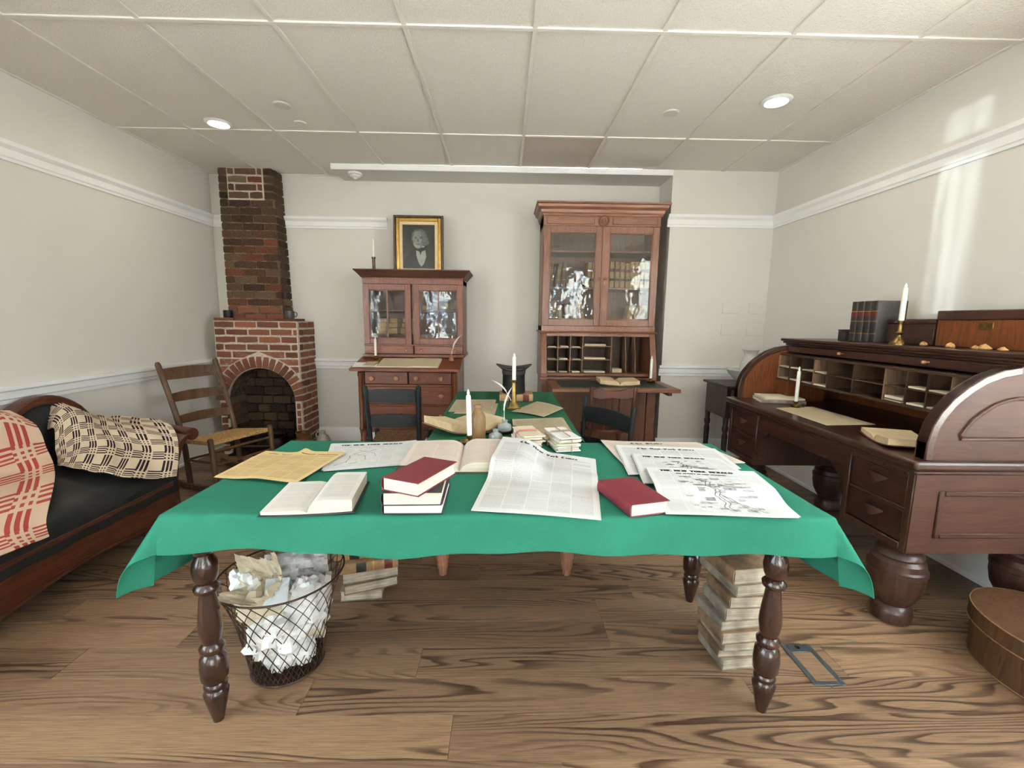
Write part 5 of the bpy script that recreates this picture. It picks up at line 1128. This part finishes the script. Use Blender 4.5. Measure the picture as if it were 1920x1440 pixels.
# ---- books behind the glass of the tall bookcase
r5 = random.Random(21)
def shelf_row(xs, z, y, dims, mats, labels, group, leans, bands):
    for i, x in enumerate(xs):
        w, d, t = dims[i]; stand('leather_book', labels[i], w, d, t, (x, y, z), mats[i], rz=0, lean=leans[i], bands=bands[i], group=group)
cal = ((.62,.74,m_redl),(.28,.36,m_blkl)); plainb = ((.70,.72,m_gold),(.3,.32,m_gold))
xs = [.955, 1.005, 1.055, 1.105, 1.155, 1.198, 1.243, 1.293, 1.338]
shelf_row(xs, 1.6185, 4.30, [(.15, .235+.012*r5.uniform(-1,1), .042) for _ in xs], [m_oldlea if i in (0,) else m_tan for i in range(9)],
          ['calf-bound law book, %s from the left behind the right door, middle shelf' % ORD[i] for i in range(9)], 'law books on the middle shelf', [0]*9, [cal]*9)
shelf_row([.44, .50, .56, .80, .84], 1.6185, 4.32, [(.14,.23,.04),(.14,.22,.038),(.14,.235,.04),(.14,.235,.036),(.14,.23,.036)], [m_oldlea, m_oldlea, m_brl, m_tan, m_tan],
          ['worn brown book at the far left behind the left door, middle shelf', 'worn brown book, second behind the left door, middle shelf', 'dark brown book, third behind the left door, middle shelf', 'tan book, second from the right behind the left door, middle shelf', 'tan book at the right edge behind the left door, middle shelf'], 'books behind the left door', [0, .1, .02, 0, 0], [plainb]*3+[cal]*2)
shelf_row([.475, .535, .60, .665, .745], 1.2635, 4.28, [(.14,.21,.05),(.12,.19,.03),(.14,.205,.035),(.15,.215,.055),(.15,.22,.055)], [m_tan, m_papero, m_brl, m_tan, m_tan],
          ['thick tan book, first of five on the bottom shelf, left door', 'pale thin book, second of five on the bottom shelf, left door', 'brown book, third of five leaning on the bottom shelf, left door', 'thick tan book with dark foot, fourth on the bottom shelf, left door', 'tan book leaning far over at the right of the bottom shelf, left door'], 'leaning books on the bottom shelf', [-.06, -.06, -.12, -.14, -.22], [((.4,.6,m_oldlea),), (), (), ((.0,.14,m_blkl),(.45,.7,m_oldlea)), ((.5,.7,m_oldlea),)])
shelf_row([1.17, 1.235, 1.305], 1.2635, 4.28, [(.14,.19,.05),(.14,.19,.05),(.13,.2,.03)], [m_tan, m_tan, m_papero],
          ['tan book leaning right, first of three on the bottom shelf, right door', 'tan book leaning right, second of three on the bottom shelf, right door', 'pale thin book leaning right at the right end of the bottom shelf'], 'leaning books behind the right door', [.2, .22, .25], [((.1,.25,m_oldlea),), ((.1,.25,m_oldlea),), ()])
# ---- books behind the glass of the smaller secretary
for c, x in enumerate((-1.145, -1.04, -.92)):
    z = 1.1655
    for k, (w_, t_) in enumerate(((.09, .058), (.08, .045), (.07, .045))):
        book('bound_volume', 'pale bound volume, %s of the %s stack behind the left door of the smaller secretary' % (('bottom','middle','top')[k], ('left','middle','right')[c]), .16, w_, t_, (x+.008*k, 4.26, z), PI/2, m_tan, m_paget, group='stacked volumes behind glass'); z += t_+.0005
for i, (x, w_, t_, m_) in enumerate(((-.72, .085, .045, m_tan), (-.635, .06, .075, m_papero), (-.56, .07, .07, m_tan), (-.47, .065, .10, m_oldlea))):
    book('bound_volume', ('tan volume lying at the left', 'pale volume second from the left', 'tan volume third from the left', 'brown volume at the right')[i]+' on the upper shelf, right door of the smaller secretary', .15, w_, t_, (x, 4.29, 1.3905), PI/2, m_, m_paget, group='volumes on the upper shelf')
# ---- letters in the pigeonholes
r6 = random.Random(4)
def slip(name, label, x, y, z, w, d, t, mat, rz=0, group='papers in pigeonholes'):
    def fn(u, v): return ((u-.5)*w, (v-.5)*d, t+.002*math.sin(PI*u+1)*v)
    return tag(part(name, MB().sheet(fn, 6, 6, t*.9), mat, loc=(x, y, z+.0003), rot=(0, 0, rz), smooth=50), label, 'paper', group)
rowz = (1.062, .947, .8252); rown = ('top', 'middle', 'bottom')
for i, (a_, b_) in enumerate(zip(VX[:3], VX[1:4])):
    for j in range(3): slip('folded_letter', 'folded letter in the %s row, %s pigeonhole from the left of the tall bookcase' % (rown[j], ORD[i]), (a_+b_)/2, 4.2, rowz[j], .075, .1, .006+.006*r6.random(), m_papero if (i+j) % 2 else m_paperc, r6.uniform(-.1, .1))
for z, t_, nm, m_ in ((1.0772, .018, 'top', m_papero), (.9522, .014, 'middle', m_paperc), (.8252, .012, 'bottom', m_paperc)): slip('folded_letter', 'flat bundle of papers on the %s wide shelf of the pigeonholes' % nm, .86, 4.22, z, .2, .13, t_, m_)
slip('folded_letter', 'small stack of folded letters at the foot of the tall pigeonhole', 1.07, 4.19, .8252, .09, .11, .04, m_papero)
desk_z = (1.0092, .9302)
for i, (y1_, y0_) in enumerate(zip(CY[:-1], CY[1:])):
    for j in range(2):
        if i in (4, 5) or i > 8 or (i, j) in ((6, 0),): continue
        slip('folded_letter', 'pale letter in the %s row of desk pigeonholes, %s from the far end' % (('upper', 'lower')[j], ORD[i]), 2.0, (y0_+y1_)/2, desk_z[j], .12, (y1_-y0_)*.8, .004+.006*r6.random(), m_paperc if i % 2 else m_papero, r6.uniform(-.12, .12))
slip('folded_letter', 'thick sheaf of letters in the lower pigeonhole beside the pale divider', 2.0, 2.137, .942, .12, .1, .014, m_paperc)
# ---- things on the roll-top desk
book('account_book', 'cream account book, lower of two at the far end of the desk', .20, .27, .022, (1.88, 2.95, .7805), 1.35, m_grey, m_edge); book('account_book', 'thin cream book with red corner, upper of two at the far end of the desk', .19, .25, .014, (1.885, 2.955, .8035), 1.42, m_paperc, m_edge)
open_book('open_book', 'open maroon-backed book at the near end of the desk', .13, .2, .03, .02, (1.80, 1.92, .7806), 1.25, m_mar, m_textc, m_paget, .012)
lawb = ((.62,.74,m_redl),(.74,.76,m_gold),(.5,.515,m_gold),(.36,.42,m_blkl),(.2,.215,m_gold))
for i in range(4):
    stand('law_book', 'dark law book with red spine label on the desk top, %s from the far end' % ORD[i], .17, .24, .048, (2.235, 2.715-.05*i, 1.2065), m_dkb, rz=-PI/2, bands=lawb, group='dark law books on the desk top')
tb = thing('small_dark_box', 'low dark box standing beyond the law books on the desk top', 'box', (2.21, 2.80, 1.2065)); part('body', bx(-.06, .06, -.03, .03, 0, .06), m_dkb, tb, bevel=.003); part('lid', bx(-.062, .062, -.032, .032, .0605, .07), m_dkb, tb, bevel=.003)
b1 = thing('wooden_box', 'lower dark wooden box behind the candle on the desk top', 'box', (2.3, 2.36, 1.2065)); part('body', bx(-.12, .12, -.14, .14, 0, .11), m_mah, b1, bevel=.004); part('lid', bx(-.124, .124, -.144, .144, .1105, .135), m_mah, b1, bevel=.004)
b2 = thing('wooden_chest', 'larger red-brown wooden chest at the near end of the desk top', 'box', (2.29, 1.93, 1.2065)); part('body', bx(-.13, .13, -.25, .26, 0, .13), m_mahi, b2, bevel=.004); part('lid', bx(-.134, .134, -.254, .264, .1305, .175), m_mah, b2, bevel=.004); part('label_holder', bx(-.134, -.131, .0, .06, .085, .12), m_brass, b2, bevel=.001)
for i, (x, y, s_) in enumerate(((2.10, 2.185, .02), (2.07, 2.02, .022), (2.09, 1.93, .016), (2.07, 1.87, .024), (2.08, 1.81, .016))):
    rr = random.Random(i+40); mb = MB().lathe([(s_*.6, 0), (s_*.9, s_*.3), (s_*.55, s_*.8), (s_*.15, s_*1.1), (0, s_*1.15)], 6, sx=1.2); mb.v = [(p[0]+rr.uniform(-.003,.003), p[1]+rr.uniform(-.003,.003), p[2]) for p in mb.v]
    tag(part('stone_flake', mb, plain('orange_stone', 'b98a56', .7, var=.3) if i == 0 else bpy.data.materials['orange_stone'], loc=(x, y, 1.2065), smooth=0), 'orange stone flake on the desk top edge, %s from the law books' % ORD[i], 'stone', 'stone flakes on the desk top')
# ---- mugs on the chimney ledge, jug and jars on the hearth
def mug(label, loc, rz, mat):
    o = thing('mug', label, 'mug', loc, rz); part('body', MB().lathe([(.038,0),(.04,.003),(.04,.07),(.037,.07),(.036,.01),(0,.008)], 24), mat, o)
    part('handle', MB().tube([(.038,0,.058),(.06,0,.056),(.064,0,.035),(.055,0,.018),(.038,0,.015)], .0045, 8), mat, o)
mug('small black mug at the left end of the chimney ledge', (-2.60, 4.27, LZ+.026), PI/2, m_iron); mug('dark grey mug with handle at the right end of the chimney ledge', (-2.02, 4.26, LZ+.026), .2, plain('grey_mug', (.05, .05, .048), .5))
kt = thing('iron_kettle', 'black iron pot with tilted lid rim inside the fireplace', 'pot', (-2.2, 4.16, .013)); part('body', MB().lathe([(.06,0),(.10,.02),(.13,.08),(.135,.13),(.12,.17),(.128,.18),(.12,.18),(.11,.16),(.12,.12),(0,.03)], 28), m_iron, kt); part('bail', MB().tube([(.12*math.cos(a), 0, .17+.13*math.sin(a)) for a in [PI*k/12 for k in range(13)]], .004, 6), m_iron, kt)
cj = thing('brown_crock', 'tall brown glazed crock at the right foot of the fireplace', 'crock', (-1.845, 4.02, 0)); part('body', MB().lathe([(.06,0),(.066,.01),(.068,.2),(.064,.24),(.068,.25),(.07,.262),(.062,.262),(.058,.23),(0,.05)], 28), m_crockb, cj); part('rim_band', MB().lathe([(.068,.19),(.071,.195),(.071,.205),(.068,.21)], 28), m_crockb, cj)
jg = thing('stoneware_jug', 'grey stoneware jug beside the brown crock on the floor', 'jug', (-1.70, 4.1, 0)); part('body', MB().lathe([(.062,0),(.07,.01),(.072,.13),(.066,.17),(.045,.205),(.026,.222)], 28), m_stoneg, jg); part('neck', MB().lathe([(.026,.2215),(.022,.235),(.026,.245),(.026,.255),(.016,.255),(.016,.23)], 20), m_stoneg, jg); part('handle', MB().tube([(-.024,0,.24),(-.05,0,.245),(-.065,0,.22),(-.058,0,.19)], .007, 8), m_stoneg, jg)

# ---- under the front table: wire basket and crumpled paper
BXc, BYc = -.815, 1.545
wb = thing('wire_basket', 'round wire mesh waste basket under the left end of the front table', 'waste basket', (BXc, BYc, 0))
def bw(t): return .125+.055*t+.035*t**4   # radius at height fraction
BH = .375
part('rim', MB().tube([(bw(1)*math.cos(2*PI*k/40), bw(1)*math.sin(2*PI*k/40), BH) for k in range(40)], .0035, 6, True), m_wire, wb)
part('base_ring', MB().tube([(bw(0)*math.cos(2*PI*k/36), bw(0)*math.sin(2*PI*k/36), .006) for k in range(36)], .005, 6, True), m_wire, wb)
part('base_plate', MB().lathe([(0,.003),(bw(0),.003),(bw(0),.006),(0,.006)], 36), m_wire, wb)
mw = MB()
for s in (-1, 1):
    for k in range(24):
        a0 = 2*PI*k/24; mw.tube([(bw(t)*math.cos(a0+s*1.35*t), bw(t)*math.sin(a0+s*1.35*t), .006+(BH-.006)*t) for t in [q/9 for q in range(10)]], .0016, 4)
for s in (-1, 1):
    for k in range(24):
        a0 = 2*PI*(k+.5)/24; mw.tube([(bw(t*.2)*math.cos(a0+s*.27*t), bw(t*.2)*math.sin(a0+s*.27*t), .006+.08*t) for t in [q/3 for q in range(4)]], .0016, 4)
part('wire_mesh', mw, m_wire, wb)
def crumple(name, label, loc, size, seed, mat, flat=1., rot=(0, 0, 0), group=None, cat='crumpled paper'):
    r = random.Random(seed); off = [Vector((r.uniform(-9, 9), r.uniform(-9, 9), r.uniform(-9, 9))) for _ in range(3)]
    from mathutils import noise as nz
    def fn(u, v):
        th = PI*(.04+.92*v); ph = 2*PI*u
        p = Vector((math.sin(th)*math.cos(ph), math.sin(th)*math.sin(ph), math.cos(th)))
        k = 1+.55*abs(nz.noise(p*1.3+off[0]))-.5*abs(nz.noise(p*2.6+off[1]))+.22*nz.noise(p*5.5+off[2])
        return (p.x*size*k, p.y*size*k, p.z*size*k*flat)
    return tag(part(name, MB().sheet(fn, 20, 12), mat, loc=loc, rot=rot, smooth=12), label, cat, group)
rc = random.Random(17)
for k in range(22):
    lay = k//6; a_ = k*2.4; R_ = (.06, .075, .085, .085)[lay]*(1 if k % 6 else .1)
    crumple('crumpled_sheet', 'crumpled white paper packed in the body of the wire basket', (BXc+R_*math.cos(a_)+.012, BYc+R_*math.sin(a_)-.012, .095+lay*.07+rc.uniform(-.01, .01)), .055+.008*rc.random()+.004*lay, 100+k, m_paperw if k % 4 else m_paperc, 1., group='crumpled papers packed in the basket')
from mathutils import noise as nz
def wrinkled(w, d, amp, seed, curl=0.):
    o_ = Vector((seed*3.1, seed*1.7, 0))
    def fn(u, v):
        p = Vector((u*4, v*4, 0))+o_; h = abs(nz.noise(p))*amp*2+abs(nz.noise(p*2.3))*amp+.4*amp*nz.noise(p*5)
        return ((u-.5)*w, (v-.5)*d, h+curl*((u-.5)**2+(v-.5)**2))
    return MB().sheet(fn, 26, 26, .0008, (w, d))
tag(part('crumpled_sheet', wrinkled(.22, .22, .016, 3, -.1), m_paperw, loc=(BXc+.065, BYc-.03, .345), rot=(1.0, .2, .55), smooth=14), 'large wrinkled white sheet sticking up highest out of the basket', 'crumpled paper')
tag(part('crumpled_sheet', wrinkled(.16, .15, .03, 5, .3), m_paperc, loc=(BXc-.0, BYc-.06, .34), rot=(.75, -.15, -.2), smooth=14), 'cream wrinkled sheet in the front of the basket below the large one', 'crumpled paper')
crumple('crumpled_sheet', 'crumpled white ball poking out at the left of the basket', (BXc-.10, BYc-.06, .365), .05, 61, m_paperw, 1.15); crumple('crumpled_sheet', 'crumpled white ball poking out at the right rim of the basket', (BXc+.11, BYc-.07, .345), .048, 64, m_paperw)
tag(part('note_paper', wrinkled(.075, .09, .003, 9), m_paperb, loc=(BXc+.035, BYc-.115, .365), rot=(.95, .1, .35), smooth=40), 'small flat bluish note on the papers in the basket', 'paper')
# ---- book stacks on the floor under the table
def floor_stack(base, items, labels, group):
    x, y = base; z = 0.0005
    for (w, d, t, rz, ox, oy, cm, pm, bands), lb in zip(items, labels):
        book('old_book', lb, w, d, t, (x+ox, y+oy, z), rz, cm, pm, bands=bands, group=group, curve=.25); z += t+.0006
rs = random.Random(3); it = []; lbs = []
covs = [m_grey, m_oldlea, m_grey, m_oldlea, m_grey, m_grey, m_oldlea, m_grey, m_oldlea]
ths = [.045, .032, .038, .048, .038, .05, .046, .046, .062]
for k in range(9):
    lean = .0 if k < 8 else 0
    it.append((.19+.01*rs.uniform(-1, 1), .17 if k < 7 else .235, ths[k], .10+rs.uniform(-.06, .06), (-.02, -.02, -.03, -.035, -.04, -.02, -.015, -.0, -.01)[k]+.01*rs.uniform(-1, 1), (.03 if k > 6 else 0)+.012*rs.uniform(-1, 1), covs[k], m_edge2, ()))
    lbs.append('worn old book, %s from the floor in the tall stack by the right front leg' % ORD[k] if k < 8 else 'worn brown book topmost of the tall stack by the right front leg')
floor_stack((.945, 1.585), it, lbs, 'old books in the tall stack')
cb = ((.1,.24,m_redl),(.55,.72,m_blkl),(.42,.44,m_gold))
it2 = [(.15,.19,.05,-1.45,-.0,.0,m_grey,m_edge2,()), (.16,.24,.045,-1.2,.03,.0,m_oldlea,m_edge2,()), (.16,.25,.05,-1.25,.03,.01,m_grey,m_edge2,()), (.16,.26,.05,1.85,.03,.0,m_tan,m_edge2,cb), (.16,.25,.045,1.75,.0,.02,m_tan,m_edge2,cb), (.17,.24,.05,.8,-.05,.03,m_oldlea,m_edge2,())]
floor_stack((-.665, 1.995), it2, ['grey old book at the bottom of the short stack behind the basket', 'brown old book second from the floor behind the basket', 'grey old book third from the floor behind the basket', 'tan calf book with red and black labels behind the basket', 'tan calf book with labels lying on the other calf book behind the basket', 'worn book topmost of the stack behind the basket'], 'old books behind the basket')
# ---- floor outlet cover
fo = thing('floor_outlet_cover', 'metal floor outlet cover with wooden inset beside the right front leg', 'floor plate', (1.208, 1.526, 0))
part('frame', MB().box(-.060, -.040, -.103, .103, .0002, .004).box(.040, .060, -.103, .103, .0002, .004).box(-.040, .040, -.103, -.087, .0002, .004).box(-.040, .040, .060, .103, .0002, .004), m_steel, fo, bevel=.001)
part('wood_inset', bx(-.0395, .0395, -.0865, .0595, .0002, .0025), m_floor, fo, smooth=0)
part('finger_pull', MB().lathe([(.010, .0041), (.010, .005), (.006, .005), (.005, .0042)], 16, (0, .085, 0)), m_pewter, fo)
for y in (-.108, .108): part('screw', MB().lathe([(.005, .0002), (.005, .003), (0, .0035)], 10, (0, y, 0)), m_steel, fo)
# ---- oval bentwood hat box at the right edge
hx = thing('bentwood_box', 'oval bentwood box with lid on the floor at the right edge', 'box', (2.07, 1.425, 0), .0)
m_bent = wood('bentwood', '33200f', '5c3d22', 'z', .6, coat=0, contrast=.8); m_bentl = wood('bentwood_edge', '6a4c30', '8a6a48', 'x', .6, coat=0)
EL = dict(sx=.92, sy=1.1)
part('body', MB().lathe([(.0,.001),(.236,.001),(.24,.004),(.243,.155),(.0,.155)], 48, **EL), m_bent, hx)
part('lid', MB().lathe([(.2445,.146),(.2535,.147),(.2535,.206),(.249,.212),(.22,.211),(0,.207)], 48, **EL), m_bent, hx, smooth=40)
for z_, r_ in ((.148, .254), (.209, .2515), (.006, .2405)): part('edge_band', MB().tube([(r_*.92*math.cos(2*PI*k/48), r_*1.1*math.sin(2*PI*k/48), z_) for k in range(48)], .0025, 6, True), m_bentl, hx)
for a_, z_ in ((3.6, .18), (3.55, .10), (3.62, .06), (4.1, .18)): part('nail', MB().lathe([(.005,0),(.004,.002),(0,.003)], 8, (0, 0, 0), axis='x'), m_bentl, hx, loc=(.2535*.92*math.cos(a_) if z_ > .15 else .2425*.92*math.cos(a_), (.2535 if z_ > .15 else .2425)*1.1*math.sin(a_), z_), rot=(0, 0, a_))
